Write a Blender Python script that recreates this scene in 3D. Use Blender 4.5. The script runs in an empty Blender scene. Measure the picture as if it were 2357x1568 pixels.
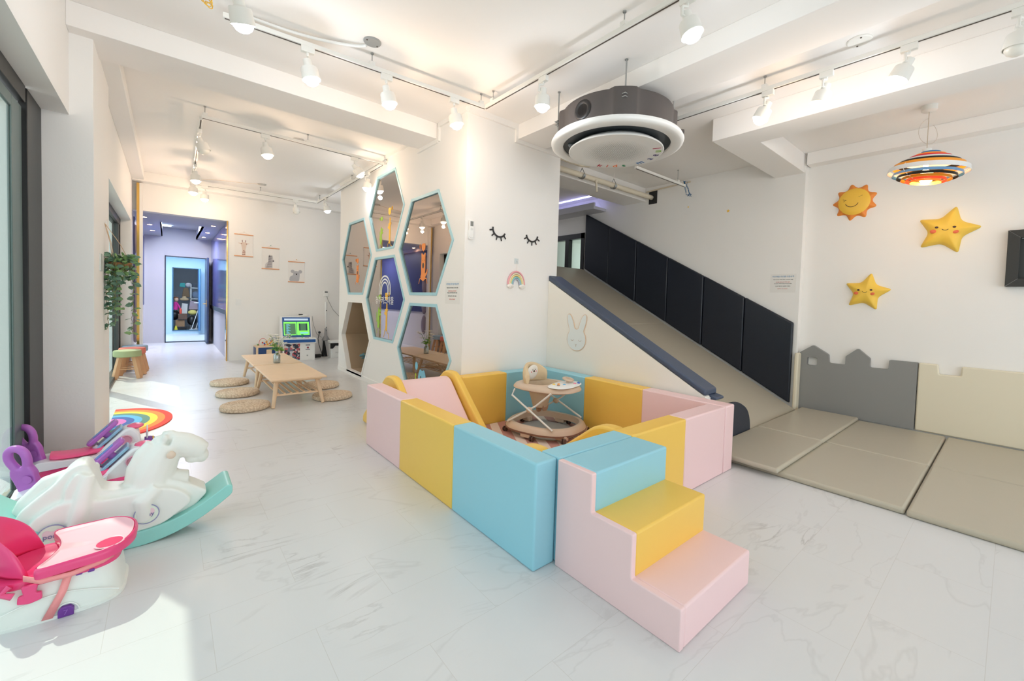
import bpy, bmesh, math, random
from mathutils import Vector, Matrix
from mathutils.geometry import tessellate_polygon
PI = math.pi
S = bpy.context.scene
COL = S.collection

# ---------------------------------------------------------------- camera
YAW, PITCH, ROLL = 0.711624378, 0.0340637784, 0.0313778276
cam_d = bpy.data.cameras.new('camera')
cam = bpy.data.objects.new('camera', cam_d)
COL.objects.link(cam)
S.camera = cam
_f = Vector((math.sin(YAW)*math.cos(PITCH), math.cos(YAW)*math.cos(PITCH), -math.sin(PITCH)))
_r = Vector((math.cos(YAW), -math.sin(YAW), 0))
_u = _r.cross(_f)
_r2 = _r*math.cos(ROLL) + _u*math.sin(ROLL)
_u2 = -_r*math.sin(ROLL) + _u*math.cos(ROLL)
cam.matrix_world = Matrix(((_r2.x, _u2.x, -_f.x, 0), (_r2.y, _u2.y, -_f.y, 0), (_r2.z, _u2.z, -_f.z, 1.3), (0, 0, 0, 1)))
cam_d.sensor_width = 36
cam_d.lens = 963.5554*36/2357
cam_d.shift_x = -(1216.09-1178.5)/2357
cam_d.shift_y = (727.97-784)/2357
cam_d.clip_start = 0.05
cam_d.clip_end = 200

# ---------------------------------------------------------------- world, sun, exposure
S.view_settings.view_transform = 'Standard'
S.view_settings.look = 'None'
S.view_settings.gamma = 1
S.view_settings.exposure = 0.62
try: S.view_settings.use_curve_mapping = False
except Exception: pass
S.cycles.max_bounces = 9
S.cycles.diffuse_bounces = 6
S.cycles.glossy_bounces = 4
S.cycles.transmission_bounces = 6
S.cycles.transparent_max_bounces = 12
S.cycles.sample_clamp_indirect = 6
S.cycles.caustics_reflective = False
S.cycles.caustics_refractive = False
S.cycles.use_denoising = True

W = bpy.data.worlds.new('world')
S.world = W
W.use_nodes = True
wn = W.node_tree
wn.nodes.clear()
wo = wn.nodes.new('ShaderNodeOutputWorld')
wb = wn.nodes.new('ShaderNodeBackground')
wr = wn.nodes.new('ShaderNodeValToRGB')
wt = wn.nodes.new('ShaderNodeTexCoord')
ws = wn.nodes.new('ShaderNodeSeparateXYZ')
wn.links.new(wt.outputs['Generated'], ws.inputs[0])
wn.links.new(ws.outputs['Z'], wr.inputs[0])
wr.color_ramp.elements[0].position = 0.0
wr.color_ramp.elements[0].color = (0.80, 0.84, 0.86, 1)
wr.color_ramp.elements[1].position = 0.6
wr.color_ramp.elements[1].color = (0.74, 0.86, 1.0, 1)
wn.links.new(wr.outputs[0], wb.inputs['Color'])
wb.inputs['Strength'].default_value = 1.75
wn.links.new(wb.outputs[0], wo.inputs[0])

sun_d = bpy.data.lights.new('sun', 'SUN')
sun_d.energy = 2.6
sun_d.angle = 0.012
sun_d.color = (1.0, 0.94, 0.84)
sun_o = bpy.data.objects.new('sun', sun_d)
sun_o.rotation_euler = Vector((0.92, -2.0, -2.52)).to_track_quat('-Z', 'Y').to_euler()
sun_o.location = (-4, 8, 8)
COL.objects.link(sun_o)

# ---------------------------------------------------------------- materials
def lin(c):
    return tuple((x/255/12.92 if x/255 <= 0.04045 else ((x/255+0.055)/1.055)**2.4) for x in c) + (1,)
MATS = {}
def mat(name, rgb, rough=0.5, metal=0.0, emit=0.0, var=0.0, bump=0.0, scale=20.0, spec=0.5, alpha=1.0, coat=0.0, sub=0.0):
    if name in MATS: return MATS[name]
    m = bpy.data.materials.new(name)
    m.use_nodes = True
    nt = m.node_tree
    b = nt.nodes['Principled BSDF']
    col = lin(rgb)
    b.inputs['Base Color'].default_value = col
    b.inputs['Roughness'].default_value = rough
    b.inputs['Metallic'].default_value = metal
    b.inputs['Specular IOR Level'].default_value = spec
    b.inputs['Alpha'].default_value = alpha
    b.inputs['Coat Weight'].default_value = coat
    if sub:
        b.inputs['Subsurface Weight'].default_value = sub
        b.inputs['Subsurface Radius'].default_value = (0.03, 0.03, 0.03)
    if emit:
        b.inputs['Emission Color'].default_value = col
        b.inputs['Emission Strength'].default_value = emit
    if var or bump:
        tc = nt.nodes.new('ShaderNodeTexCoord')
        n = nt.nodes.new('ShaderNodeTexNoise')
        n.inputs['Scale'].default_value = scale
        n.inputs['Detail'].default_value = 4
        nt.links.new(tc.outputs['Object'], n.inputs['Vector'])
        if var:
            mx = nt.nodes.new('ShaderNodeMix'); mx.data_type = 'RGBA'
            mx.inputs[6].default_value = tuple(max(0, c*(1-var)) for c in col[:3]) + (1,)
            mx.inputs[7].default_value = tuple(min(1, c*(1+var)) for c in col[:3]) + (1,)
            nt.links.new(n.outputs['Fac'], mx.inputs[0])
            nt.links.new(mx.outputs[2], b.inputs['Base Color'])
        if bump:
            bp = nt.nodes.new('ShaderNodeBump')
            bp.inputs['Strength'].default_value = bump
            bp.inputs['Distance'].default_value = 0.01
            nt.links.new(n.outputs['Fac'], bp.inputs['Height'])
            nt.links.new(bp.outputs[0], b.inputs['Normal'])
    MATS[name] = m
    return m

def glass_mat(name, tint, refl=0.12, rough=0.0, rtint=(255, 255, 255)):
    m = bpy.data.materials.new(name); m.use_nodes = True
    nt = m.node_tree; nt.nodes.clear()
    o = nt.nodes.new('ShaderNodeOutputMaterial')
    mx = nt.nodes.new('ShaderNodeMixShader')
    t = nt.nodes.new('ShaderNodeBsdfTransparent'); t.inputs[0].default_value = lin(tint)
    g = nt.nodes.new('ShaderNodeBsdfGlossy'); g.inputs['Roughness'].default_value = rough
    g.inputs['Color'].default_value = lin(rtint)
    mx.inputs[0].default_value = refl
    nt.links.new(t.outputs[0], mx.inputs[1]); nt.links.new(g.outputs[0], mx.inputs[2])
    nt.links.new(mx.outputs[0], o.inputs[0])
    MATS[name] = m
    return m

def floor_mat():
    m = bpy.data.materials.new('marble_tile'); m.use_nodes = True
    nt = m.node_tree; b = nt.nodes['Principled BSDF']
    N = nt.nodes.new; L = nt.links.new
    geo = N('ShaderNodeNewGeometry')
    mp = N('ShaderNodeMapping'); mp.inputs['Location'].default_value = (0.49, -0.009, 0)
    L(geo.outputs['Position'], mp.inputs[0])
    br = N('ShaderNodeTexBrick')
    br.offset = 0.5
    br.inputs['Color1'].default_value = (0, 0, 0, 1); br.inputs['Color2'].default_value = (1, 1, 1, 1)
    br.inputs['Mortar'].default_value = (0.5, 0.5, 0.5, 1)
    br.inputs['Scale'].default_value = 1
    br.inputs['Mortar Size'].default_value = 0.0011
    br.inputs['Mortar Smooth'].default_value = 0.1
    br.inputs['Bias'].default_value = 0
    br.inputs['Brick Width'].default_value = 0.62
    br.inputs['Row Height'].default_value = 0.3425
    L(mp.outputs[0], br.inputs[0])
    # a random offset for each tile so the veins break at the seams
    cs = N('ShaderNodeVectorMath'); cs.operation = 'MULTIPLY'; cs.inputs[1].default_value = (37, 53, 71)
    L(br.outputs['Color'], cs.inputs[0])
    ad = N('ShaderNodeVectorMath'); ad.operation = 'ADD'
    L(geo.outputs['Position'], ad.inputs[0]); L(cs.outputs[0], ad.inputs[1])
    rt = N('ShaderNodeMapping'); rt.inputs['Rotation'].default_value = (0, 0, 0.75); rt.inputs['Scale'].default_value = (0.8, 2.2, 1)
    L(ad.outputs[0], rt.inputs[0])
    def vein(scale, width, det, dist):
        n = N('ShaderNodeTexNoise'); n.inputs['Scale'].default_value = scale; n.inputs['Detail'].default_value = det
        n.inputs['Distortion'].default_value = dist; n.inputs['Roughness'].default_value = 0.55
        L(rt.outputs[0], n.inputs['Vector'])
        a = N('ShaderNodeMath'); a.operation = 'SUBTRACT'; a.inputs[1].default_value = 0.5; L(n.outputs['Fac'], a.inputs[0])
        c = N('ShaderNodeMath'); c.operation = 'ABSOLUTE'; L(a.outputs[0], c.inputs[0])
        r = N('ShaderNodeMapRange'); r.inputs['From Min'].default_value = 0; r.inputs['From Max'].default_value = width
        r.inputs['To Min'].default_value = 1; r.inputs['To Max'].default_value = 0
        L(c.outputs[0], r.inputs['Value'])
        return r.outputs[0]
    v1 = vein(0.7, 0.010, 5, 0.6)
    v2 = vein(1.3, 0.022, 7, 1.2)
    msk = N('ShaderNodeTexNoise'); msk.inputs['Scale'].default_value = 1.6; msk.inputs['Detail'].default_value = 2
    L(ad.outputs[0], msk.inputs['Vector'])
    mr = N('ShaderNodeMapRange'); mr.inputs['From Min'].default_value = 0.55; mr.inputs['From Max'].default_value = 0.72
    L(msk.outputs['Fac'], mr.inputs['Value'])
    m1 = N('ShaderNodeMath'); m1.operation = 'MULTIPLY'; L(v2, m1.inputs[0]); L(mr.outputs[0], m1.inputs[1])
    m2 = N('ShaderNodeMath'); m2.operation = 'MULTIPLY'; L(v1, m2.inputs[0]); m2.inputs[1].default_value = 0.25
    mxm = N('ShaderNodeMath'); mxm.operation = 'MAXIMUM'; L(m1.outputs[0], mxm.inputs[0]); L(m2.outputs[0], mxm.inputs[1])
    sc = N('ShaderNodeMath'); sc.operation = 'MULTIPLY'; sc.inputs[1].default_value = 0.52; L(mxm.outputs[0], sc.inputs[0])
    c1 = N('ShaderNodeMix'); c1.data_type = 'RGBA'
    c1.inputs[6].default_value = lin((218, 218, 218)); c1.inputs[7].default_value = lin((140, 137, 132))
    L(sc.outputs[0], c1.inputs[0])
    c2 = N('ShaderNodeMix'); c2.data_type = 'RGBA'; c2.inputs[7].default_value = lin((205, 203, 200))
    L(br.outputs['Fac'], c2.inputs[0]); L(c1.outputs[2], c2.inputs[6])
    L(c2.outputs[2], b.inputs['Base Color'])
    b.inputs['Roughness'].default_value = 0.3
    b.inputs['Specular IOR Level'].default_value = 0.45
    MATS['marble_tile'] = m
    return m

WHITE = mat('wall_paint', (243, 241, 238), 0.7, bump=0.05, scale=60)
CEIL = mat('ceiling_paint', (246, 243, 240), 0.85, bump=0.08, scale=25)
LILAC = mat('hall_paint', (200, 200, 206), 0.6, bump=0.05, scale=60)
BLUEW = mat('corridor_paint', (186, 212, 230), 0.6, bump=0.03)
BLACK = mat('black_aluminium', (26, 26, 25), 0.4, bump=0.03)
FLOOR = floor_mat()
PINK = mat('pink_vinyl', (242, 208, 208), 0.42, bump=0.06, scale=14)
YEL = mat('yellow_vinyl', (244, 200, 92), 0.4, bump=0.06, scale=14)
BLU = mat('blue_vinyl', (152, 208, 224), 0.42, bump=0.06, scale=14)
NAVY = mat('navy_vinyl', (33, 41, 56), 0.5, bump=0.1, scale=60)
NAVY2 = mat('slate_navy_vinyl', (66, 78, 100), 0.42, bump=0.06, scale=40)
MATM = mat('taupe_vinyl', (186, 178, 160), 0.36, bump=0.12, scale=7)
GREYV = mat('grey_vinyl', (142, 142, 140), 0.5, bump=0.05, scale=10)
CREAM = mat('cream_vinyl', (230, 221, 198), 0.5, bump=0.05, scale=10)
WPL = mat('white_plastic', (240, 240, 238), 0.35)
WMET = mat('white_metal', (236, 235, 230), 0.3)
STEEL = mat('galvanised_steel', (170, 172, 172), 0.35, metal=0.8)
DKSLOT = mat('dark_slot', (90, 80, 74), 0.6)
GOLD = mat('gold_mirror', (226, 186, 104), 0.12, metal=1.0)
MINT = mat('mint_plastic', (150, 214, 206), 0.35)
MILK = mat('milky_plastic', (238, 238, 232), 0.38)
HOT = mat('hot_pink_plastic', (236, 72, 130), 0.25)
PPK = mat('pale_pink_plastic', (250, 196, 206), 0.28)
PURP = mat('purple_plastic', (184, 108, 196), 0.3)
DPURP = mat('deep_purple_plastic', (112, 56, 150), 0.35)
OAK = mat('light_wood', (238, 206, 170), 0.42, var=0.06, scale=6)
BEECH = mat('beech_wood', (214, 164, 122), 0.5, var=0.06, scale=8)
TAN = mat('beige_plastic', (214, 190, 168), 0.35)
BRN = mat('brown_plastic', (140, 104, 86), 0.4)
BLKP = mat('black_plastic', (28, 28, 30), 0.4)
RED = mat('red_paint', (200, 50, 50), 0.4)
ORANGE = mat('orange_paint', (240, 140, 50), 0.4)
SUNY = mat('sticker_yellow', (244, 196, 70), 0.45)
SUNO = mat('sticker_orange', (234, 140, 52), 0.45)
CORAL = mat('cheek_coral', (230, 110, 70), 0.5)
DBRN = mat('dark_brown', (74, 46, 40), 0.5)
LBLUE = mat('frame_light_blue', (170, 214, 224), 0.4)
WIN = glass_mat('window_glass', (236, 244, 240), 0.10)
MIRR = mat('tinted_mirror_glass', (178, 168, 160), 0.015, metal=1.0)

# ---------------------------------------------------------------- mesh helpers
def rot_z(a): return Matrix.Rotation(a, 4, 'Z')
def align(p, q):
    p, q = Vector(p), Vector(q)
    d = (q-p)
    return Matrix.Translation(p) @ d.to_track_quat('Z', 'Y').to_matrix().to_4x4(), d.length
def round_poly(pts, r, seg=4):
    out = []
    n = len(pts)
    for i in range(n):
        p0, p1, p2 = Vector(pts[i-1][:2]), Vector(pts[i][:2]), Vector(pts[(i+1) % n][:2])
        rr = r[i] if isinstance(r, (list, tuple)) else r
        a, b = (p0-p1), (p2-p1)
        k = min(rr, a.length*0.49, b.length*0.49)
        if k < 1e-5:
            out.append(tuple(p1)); continue
        s, e = p1+a.normalized()*k, p1+b.normalized()*k
        for j in range(seg+1):
            t = j/seg
            q = s*(1-t)**2 + p1*2*t*(1-t) + e*t*t
            out.append(tuple(q))
    return out
def circle(cx, cy, r, n=24, ry=None, a0=0):
    ry = r if ry is None else ry
    return [(cx+r*math.cos(a0+2*PI*i/n), cy+ry*math.sin(a0+2*PI*i/n)) for i in range(n)]

PLANES = {'xy': lambda a, b, d: (a, b, d), 'xz': lambda a, b, d: (a, d, b), 'yz': lambda a, b, d: (d, a, b)}

class MB:
    def __init__(self): self.v = []; self.f = []; self.mi = []; self.cur = 0
    def add(self, vs, fs, m=None):
        o = len(self.v)
        for p in vs:
            p = Vector(p)
            if m is not None: p = m @ p
            self.v.append(tuple(p))
        for f in fs:
            self.f.append([i+o for i in f]); self.mi.append(self.cur)
        return self
    def box(self, x0, x1, y0, y1, z0, z1, m=None):
        v = [(x, y, z) for z in (z0, z1) for y in (y0, y1) for x in (x0, x1)]
        return self.add(v, [(0, 2, 3, 1), (4, 5, 7, 6), (0, 1, 5, 4), (2, 6, 7, 3), (0, 4, 6, 2), (1, 3, 7, 5)], m)
    def prism(self, poly, d0, d1, plane='xy', holes=None, m=None):
        P = PLANES[plane]
        loops = [list(poly)] + [list(h) for h in (holes or [])]
        flat = [p for l in loops for p in l]
        n = len(flat)
        vs = [P(p[0], p[1], d0) for p in flat] + [P(p[0], p[1], d1) for p in flat]
        fs = []
        if holes:
            tri = tessellate_polygon([[Vector((p[0], p[1], 0)) for p in l] for l in loops])
            for t in tri:
                fs.append(tuple(t)); fs.append(tuple(i+n for i in reversed(t)))
        else:
            fs.append(tuple(range(n))); fs.append(tuple(range(2*n-1, n-1, -1)))
        o = 0
        for l in loops:
            k = len(l)
            for i in range(k):
                a, b = o+i, o+(i+1) % k
                fs.append((a, b, b+n, a+n))
            o += k
        return self.add(vs, fs, m)
    def tube(self, pts, r, n=10, closed=False, caps=True, m=None, flat=1.0):
        pts = [Vector(p) for p in pts]
        k = len(pts)
        vs, fs = [], []
        up = None
        for i, p in enumerate(pts):
            if closed: d = pts[(i+1) % k]-pts[i-1]
            else: d = pts[min(i+1, k-1)]-pts[max(i-1, 0)]
            d.normalize()
            if up is None:
                up = Vector((0, 0, 1)) if abs(d.z) < 0.9 else Vector((1, 0, 0))
            a = d.cross(up)
            if a.length < 1e-4: a = d.cross(Vector((0, 1, 0)))
            a.normalize(); b = a.cross(d); b.normalize(); up = b
            rr = r[i] if isinstance(r, (list, tuple)) else r
            for j in range(n):
                t = 2*PI*j/n
                vs.append(p + a*rr*math.cos(t) + b*rr*flat*math.sin(t))
        for i in range(k if closed else k-1):
            for j in range(n):
                a0, a1 = i*n+j, i*n+(j+1) % n
                b0, b1 = ((i+1) % k)*n+j, ((i+1) % k)*n+(j+1) % n
                fs.append((a0, a1, b1, b0))
        if caps and not closed:
            fs.append(tuple(range(n-1, -1, -1))); fs.append(tuple((k-1)*n+j for j in range(n)))
        return self.add(vs, fs, m)
    def cyl(self, p, q, r0, r1=None, n=20, m=None):
        return self.tube([p, q], [r0, r0 if r1 is None else r1], n=n, m=m)
    def lathe(self, prof, n=28, m=None, closed=False):
        vs, fs = [], []
        k = len(prof)
        for r, z in prof:
            for j in range(n):
                t = 2*PI*j/n
                vs.append((r*math.cos(t), r*math.sin(t), z))
        for i in range(k if closed else k-1):
            for j in range(n):
                a0, a1 = i*n+j, i*n+(j+1) % n
                b0, b1 = ((i+1) % k)*n+j, ((i+1) % k)*n+(j+1) % n
                fs.append((a0, a1, b1, b0))
        if not closed:
            if prof[0][0] > 1e-6: fs.append(tuple(range(n-1, -1, -1)))
            if prof[-1][0] > 1e-6: fs.append(tuple((k-1)*n+j for j in range(n)))
        return self.add(vs, fs, m)
    def ball(self, c, r, n=16, m=None):
        if not isinstance(r, (list, tuple)): r = (r, r, r)
        k = n//2
        prof = [(math.sin(PI*i/k), -math.cos(PI*i/k)) for i in range(k+1)]
        mm = Matrix.Translation(c) @ Matrix.Diagonal((r[0], r[1], r[2], 1))
        return self.lathe([(max(a, 1e-4), b) for a, b in prof], n, mm if m is None else m @ mm)
    def puff(self, poly, T, rings=7, m=None, back=0.0, power=0.5):
        # an outline swelling towards its middle, flat back
        n = len(poly)
        cx = sum(p[0] for p in poly)/n; cy = sum(p[1] for p in poly)/n
        vs, fs = [], []
        for i in range(rings+1):
            k = 1-i/rings*0.999
            z = back + T*(1-k**2.2)**power
            for p in poly: vs.append((cx+(p[0]-cx)*k, cy+(p[1]-cy)*k, z))
        for i in range(rings):
            for j in range(n):
                a0, a1 = i*n+j, i*n+(j+1) % n
                fs.append((a0, a1, a1+n, a0+n))
        fs.append(tuple(range(n-1, -1, -1)))
        return self.add(vs, fs, m)
    def loft(self, rings, caps=True, m=None):
        n = len(rings[0]); vs = [p for r in rings for p in r]; fs = []
        for i in range(len(rings)-1):
            for j in range(n):
                a0, a1 = i*n+j, i*n+(j+1) % n
                fs.append((a0, a1, a1+n, a0+n))
        if caps:
            fs.append(tuple(range(n-1, -1, -1))); fs.append(tuple((len(rings)-1)*n+j for j in range(n)))
        return self.add(vs, fs, m)
    def build(self, name, mats, parent=None, bevel=0, seg=3, smooth=True, angle=0.7, remesh=0, smo=0, recalc=True, sub=0):
        vs = [Vector(v) for v in self.v]
        loc = Vector((0, 0, 0))
        if parent is None and vs:
            lo = [min(v[i] for v in vs) for i in range(3)]; hi = [max(v[i] for v in vs) for i in range(3)]
            loc = Vector(((lo[0]+hi[0])/2, (lo[1]+hi[1])/2, lo[2]))
        me = bpy.data.meshes.new(name)
        me.from_pydata([tuple(v-loc) for v in vs], [], self.f)
        if not isinstance(mats, (list, tuple)): mats = [mats]
        for m in mats: me.materials.append(m)
        for p, i in zip(me.polygons, self.mi): p.material_index = i
        if recalc:
            bm = bmesh.new(); bm.from_mesh(me)
            bmesh.ops.recalc_face_normals(bm, faces=bm.faces)
            bm.to_mesh(me); bm.free()
        if smooth:
            me.polygons.foreach_set('use_smooth', [True]*len(me.polygons))
            me.set_sharp_from_angle(angle=angle)
        me.update()
        o = bpy.data.objects.new(name, me)
        COL.objects.link(o)
        o.location = loc
        if parent is not None: o.parent = parent
        if remesh:
            r = o.modifiers.new('remesh', 'REMESH'); r.mode = 'VOXEL'; r.voxel_size = remesh; r.use_smooth_shade = True
        if smo:
            r = o.modifiers.new('smooth', 'SMOOTH'); r.iterations = smo; r.factor = 0.7
        if bevel:
            b = o.modifiers.new('bevel', 'BEVEL'); b.width = bevel; b.segments = seg; b.limit_method = 'ANGLE'; b.angle_limit = 0.6
            b.harden_normals = False
        if sub:
            s = o.modifiers.new('subdivision', 'SUBSURF'); s.levels = sub; s.render_levels = sub
        return o

def thing(name, label, cat, loc=(0, 0, 0), rz=0.0, group=None, mw=None):
    o = bpy.data.objects.new(name, None); COL.objects.link(o)
    o.empty_display_size = 0.05
    if mw is not None: o.matrix_world = mw
    else:
        o.location = loc; o.rotation_euler = (0, 0, rz)
    o['label'] = label; o['category'] = cat
    if group: o['group'] = group
    return o
def tag(o, label, cat, group=None):
    o['label'] = label; o['category'] = cat
    if group: o['group'] = group
    return o
def struct(mb, name, m, **k):
    o = mb.build(name, m, **k); o['kind'] = 'structure'; return o
def face_x(x, y, z):   # local x to the right, y up, z out of a wall whose face looks towards -x
    return Matrix(((0, 0, -1, x), (-1, 0, 0, y), (0, 1, 0, z), (0, 0, 0, 1)))
def face_y(x, y, z):   # the same for a wall whose face looks towards -y
    return Matrix(((1, 0, 0, x), (0, 0, -1, y), (0, 1, 0, z), (0, 0, 0, 1)))
def text_obj(body, size, name, m, parent, mloc, extrude=0.0008, align_x='CENTER'):
    cu = bpy.data.curves.new(name, 'FONT'); cu.body = body; cu.size = size; cu.extrude = extrude
    cu.align_x = align_x; cu.align_y = 'CENTER'; cu.resolution_u = 3
    t = bpy.data.objects.new(name, cu); COL.objects.link(t)
    dg = bpy.context.evaluated_depsgraph_get()
    me = bpy.data.meshes.new_from_object(t.evaluated_get(dg))
    bpy.data.objects.remove(t)
    me.transform(mloc)
    me.materials.clear(); me.materials.append(m)
    o = bpy.data.objects.new(name, me); COL.objects.link(o); o.parent = parent
    return o
def copy_tree(o, parent=None, label=None):
    c = o.copy(); COL.objects.link(c)
    if parent is not None: c.parent = parent
    if label: c['label'] = label
    for ch in o.children: copy_tree(ch, c)
    return c
K = 0.963
def RW(y, z): return (y*K, 1.3+(z-1.3)*K)   # spots read on the right-hand wall, brought to its true distance
# ================================================================ the room
CZ = 3.26
struct(MB().box(-0.90, 6.4, -4.0, 19.0, -0.12, 0.0), 'floor', FLOOR, smooth=False)
struct(MB().box(-14, -0.90, -6.0, 22.0, -0.14, -0.03), 'floor_outside', mat('paving', (176, 174, 168), 0.8, var=0.1, scale=8), smooth=False)
struct(MB().box(-0.90, 7.2, -4.0, 9.9, CZ, CZ+0.15), 'ceiling', CEIL, smooth=False)
# left side: window_1 bay, pier, window_2 bay
struct(MB().box(-0.86, -0.53, -4.0, 4.42, 2.52, CZ), 'wall_left_lintel', WHITE, smooth=False)
struct(MB().box(-0.86, -0.41, 4.42, 5.45, 0, CZ), 'wall_left_pier', WHITE, smooth=False)
struct(MB().box(-0.77, -0.45, 5.45, 9.30, 2.41, CZ), 'wall_left_upper', WHITE, smooth=False)
struct(MB().box(-0.77, -0.45, 9.30, 13.95, 0, CZ), 'wall_left_far', WHITE, smooth=False)
struct(MB().box(-0.86, -0.53, -4.0, -1.6, 0, 2.52), 'wall_left_near', WHITE, smooth=False)
# the wall with the hexagons
HEX = [('h1', 5.785, 2.50), ('h2', 6.97, 1.925), ('h3', 4.61, 1.935), ('h4', 5.79, 1.28), ('h5', 4.60, 0.645), ('h6', 6.96, 0.64)]
def hexpts(cy, cz, s, squash=1.0):
    return [(cy+s*math.cos(PI/3*i), cz+s*math.sin(PI/3*i)*squash) for i in range(6)]
HS = 0.70
holes = []
for n, cy, cz in HEX:
    holes.append(hexpts(cy, cz, HS*(0.90 if n == 'h1' else 1), 0.985))
wb_ = MB()
wb_.prism([(3.70, 0), (7.80, 0), (7.80, CZ), (3.70, CZ)], 2.2995, 2.38, 'yz', holes=holes)
struct(wb_, 'wall_hexagon', WHITE, smooth=False)
struct(MB().box(2.3815, 3.60, 3.8205, 3.90, 0, CZ), 'wall_booth_near', LILAC, smooth=False)
struct(MB().box(2.3815, 3.60, 7.72, 7.799, 0, CZ), 'wall_booth_far', WHITE, smooth=False)
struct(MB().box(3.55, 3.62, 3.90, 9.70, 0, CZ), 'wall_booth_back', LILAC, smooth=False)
struct(MB().box(2.3005, 3.63, 3.701, 3.82, 0, CZ), 'wall_middle', WHITE, smooth=False)
# far wall with the opening into the hall
struct(MB().prism([(-0.45, 2.64), (0.85, 2.64), (0.85, 0), (3.68, 0), (3.68, CZ), (-0.45, CZ)], 9.70, 9.88, 'xz'), 'wall_far', WHITE, smooth=False)
struct(MB().box(-0.45, 3.60, 9.50, 9.70, 3.10, CZ), 'trim_1', WHITE, bevel=0.004)
struct(MB().box(-0.45, -0.30, 4.76, 9.50, 3.12, CZ), 'trim_2', WHITE, bevel=0.004)
# ceiling beams
struct(MB().box(-0.53, 2.30, 4.30, 4.76, 3.09, CZ), 'trim_3', CEIL, bevel=0.004)
struct(MB().box(2.94, 3.36, -4.0, 3.70, 3.10, CZ), 'trim_4', CEIL, bevel=0.004)
struct(MB().prism([(4.30, -4.0), (4.66, -4.0), (4.66, 1.80), (6.067, 1.80), (6.067, 2.14), (4.30, 2.14)], 3.03, CZ, 'xy'), 'trim_5', CEIL, bevel=0.004)
struct(MB().box(6.02, 6.20, -4.0, 1.77, 3.11, CZ), 'trim_6', CEIL, bevel=0.004)
struct(MB().box(3.63, 6.067, 4.12, 4.56, 3.04, CZ), 'trim_7', CEIL, bevel=0.004)
struct(MB().box(2.30, 2.94, 3.672, 3.70, 3.20, CZ).box(2.91, 2.94, 3.672, 3.70, 3.06, 3.20).box(2.94, 3.60, 3.672, 3.70, 3.06, 3.10), 'trim_8', WHITE)
struct(MB().box(2.275, 2.30, 3.70, 4.28, 3.21, CZ).box(2.275, 2.30, 4.26, 4.29, 3.06, 3.21).box(2.275, 2.30, 4.29, 4.80, 3.05, 3.09), 'trim_9', WHITE)
struct(MB().box(2.275, 2.30, 4.80, 7.80, 3.21, CZ), 'trim_10', WHITE)
# right-hand walls
WX, CX = 6.067, 6.17
struct(MB().box(WX, 7.2, 1.79, 4.05, 0, CZ).box(WX, 7.2, 4.05, 5.45, 0, CZ).box(WX, 7.2, 5.45, 6.55, 2.66, CZ).box(WX, 7.2, 5.45, 6.55, 0, 1.90).box(WX, 7.2, 6.55, 9.0, 0, CZ), 'wall_right_back', WHITE, smooth=False)
struct(MB().box(CX, 7.2, -4.0, 1.79, 0, CZ), 'wall_right', WHITE, smooth=False)
# rear lintel over a side left open behind the camera for sky fill
struct(MB().box(-0.86, 7.2, -4.1, -4.0, 2.7, CZ), 'wall_rear', WHITE, smooth=False)
# upper landing at the head of the slide
struct(MB().box(3.63, 6.067, 5.42, 9.0, 1.70, 1.95), 'floor_landing', MATM, smooth=False)
struct(MB().box(3.63, 6.2, 9.0, 9.1, 0, CZ), 'wall_upstairs', LILAC, smooth=False)
struct(MB().box(5.72, 6.067, 4.95, 8.8, 2.99, 3.04).box(5.72, 5.76, 4.95, 8.8, 3.04, 3.10), 'trim_11', LILAC)
# parapet beside the slide
struct(MB().prism([(3.70, 0), (1.70, 0), (1.70, 0.53), (3.70, 1.565)], 3.50, 3.62, 'yz'), 'wall_slide_side', mat('slide_side_board', (238, 234, 226), 0.6, bump=0.04), smooth=False)
# hall beyond the far wall
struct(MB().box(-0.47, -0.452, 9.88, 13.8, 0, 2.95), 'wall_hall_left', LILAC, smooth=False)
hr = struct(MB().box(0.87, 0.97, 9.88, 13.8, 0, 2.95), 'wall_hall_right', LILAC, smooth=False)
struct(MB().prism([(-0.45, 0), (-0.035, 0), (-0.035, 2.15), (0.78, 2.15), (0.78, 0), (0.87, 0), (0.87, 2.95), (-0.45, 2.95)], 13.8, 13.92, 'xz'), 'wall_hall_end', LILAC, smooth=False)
hc = MB()
hc.box(-0.45, -0.10, 9.88, 13.8, 2.64, 2.70).box(0.55, 0.87, 9.88, 13.8, 2.64, 2.70).box(-0.10, 0.55, 9.88, 11.0, 2.64, 2.70)
hc.box(-0.45, 0.87, 9.88, 13.8, 2.86, 2.92).box(-0.12, -0.10, 11.0, 13.8, 2.64, 2.86).box(0.55, 0.57, 11.0, 13.8, 2.64, 2.86).box(-0.10, 0.55, 10.98, 11.0, 2.64, 2.86)
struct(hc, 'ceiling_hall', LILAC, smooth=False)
struct(MB().box(-0.55, -0.45, 13.92, 16.5, 0, 2.4).box(1.15, 1.25, 13.92, 16.5, 0, 2.4), 'wall_corridor_sides', BLUEW, smooth=False)
struct(MB().prism([(-0.45, 0), (1.15, 0), (1.15, 2.4), (-0.45, 2.4)], 16.5, 16.6, 'xz', holes=[[(0.106, 0.10), (0.775, 0.10), (0.775, 2.0), (0.106, 2.0)]]), 'wall_corridor_end', BLUEW, smooth=False)
struct(MB().box(-0.55, 1.25, 13.92, 18.6, 2.4, 2.5), 'ceiling_corridor', BLUEW, smooth=False)
struct(MB().box(-0.3, -0.2, 16.6, 18.5, 0, 2.4).box(1.15, 1.25, 16.6, 18.5, 0, 2.4).box(-0.3, 1.25, 18.5, 18.6, 0, 2.4), 'wall_storeroom', mat('store_paint', (150, 160, 170), 0.7), smooth=False)
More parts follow.
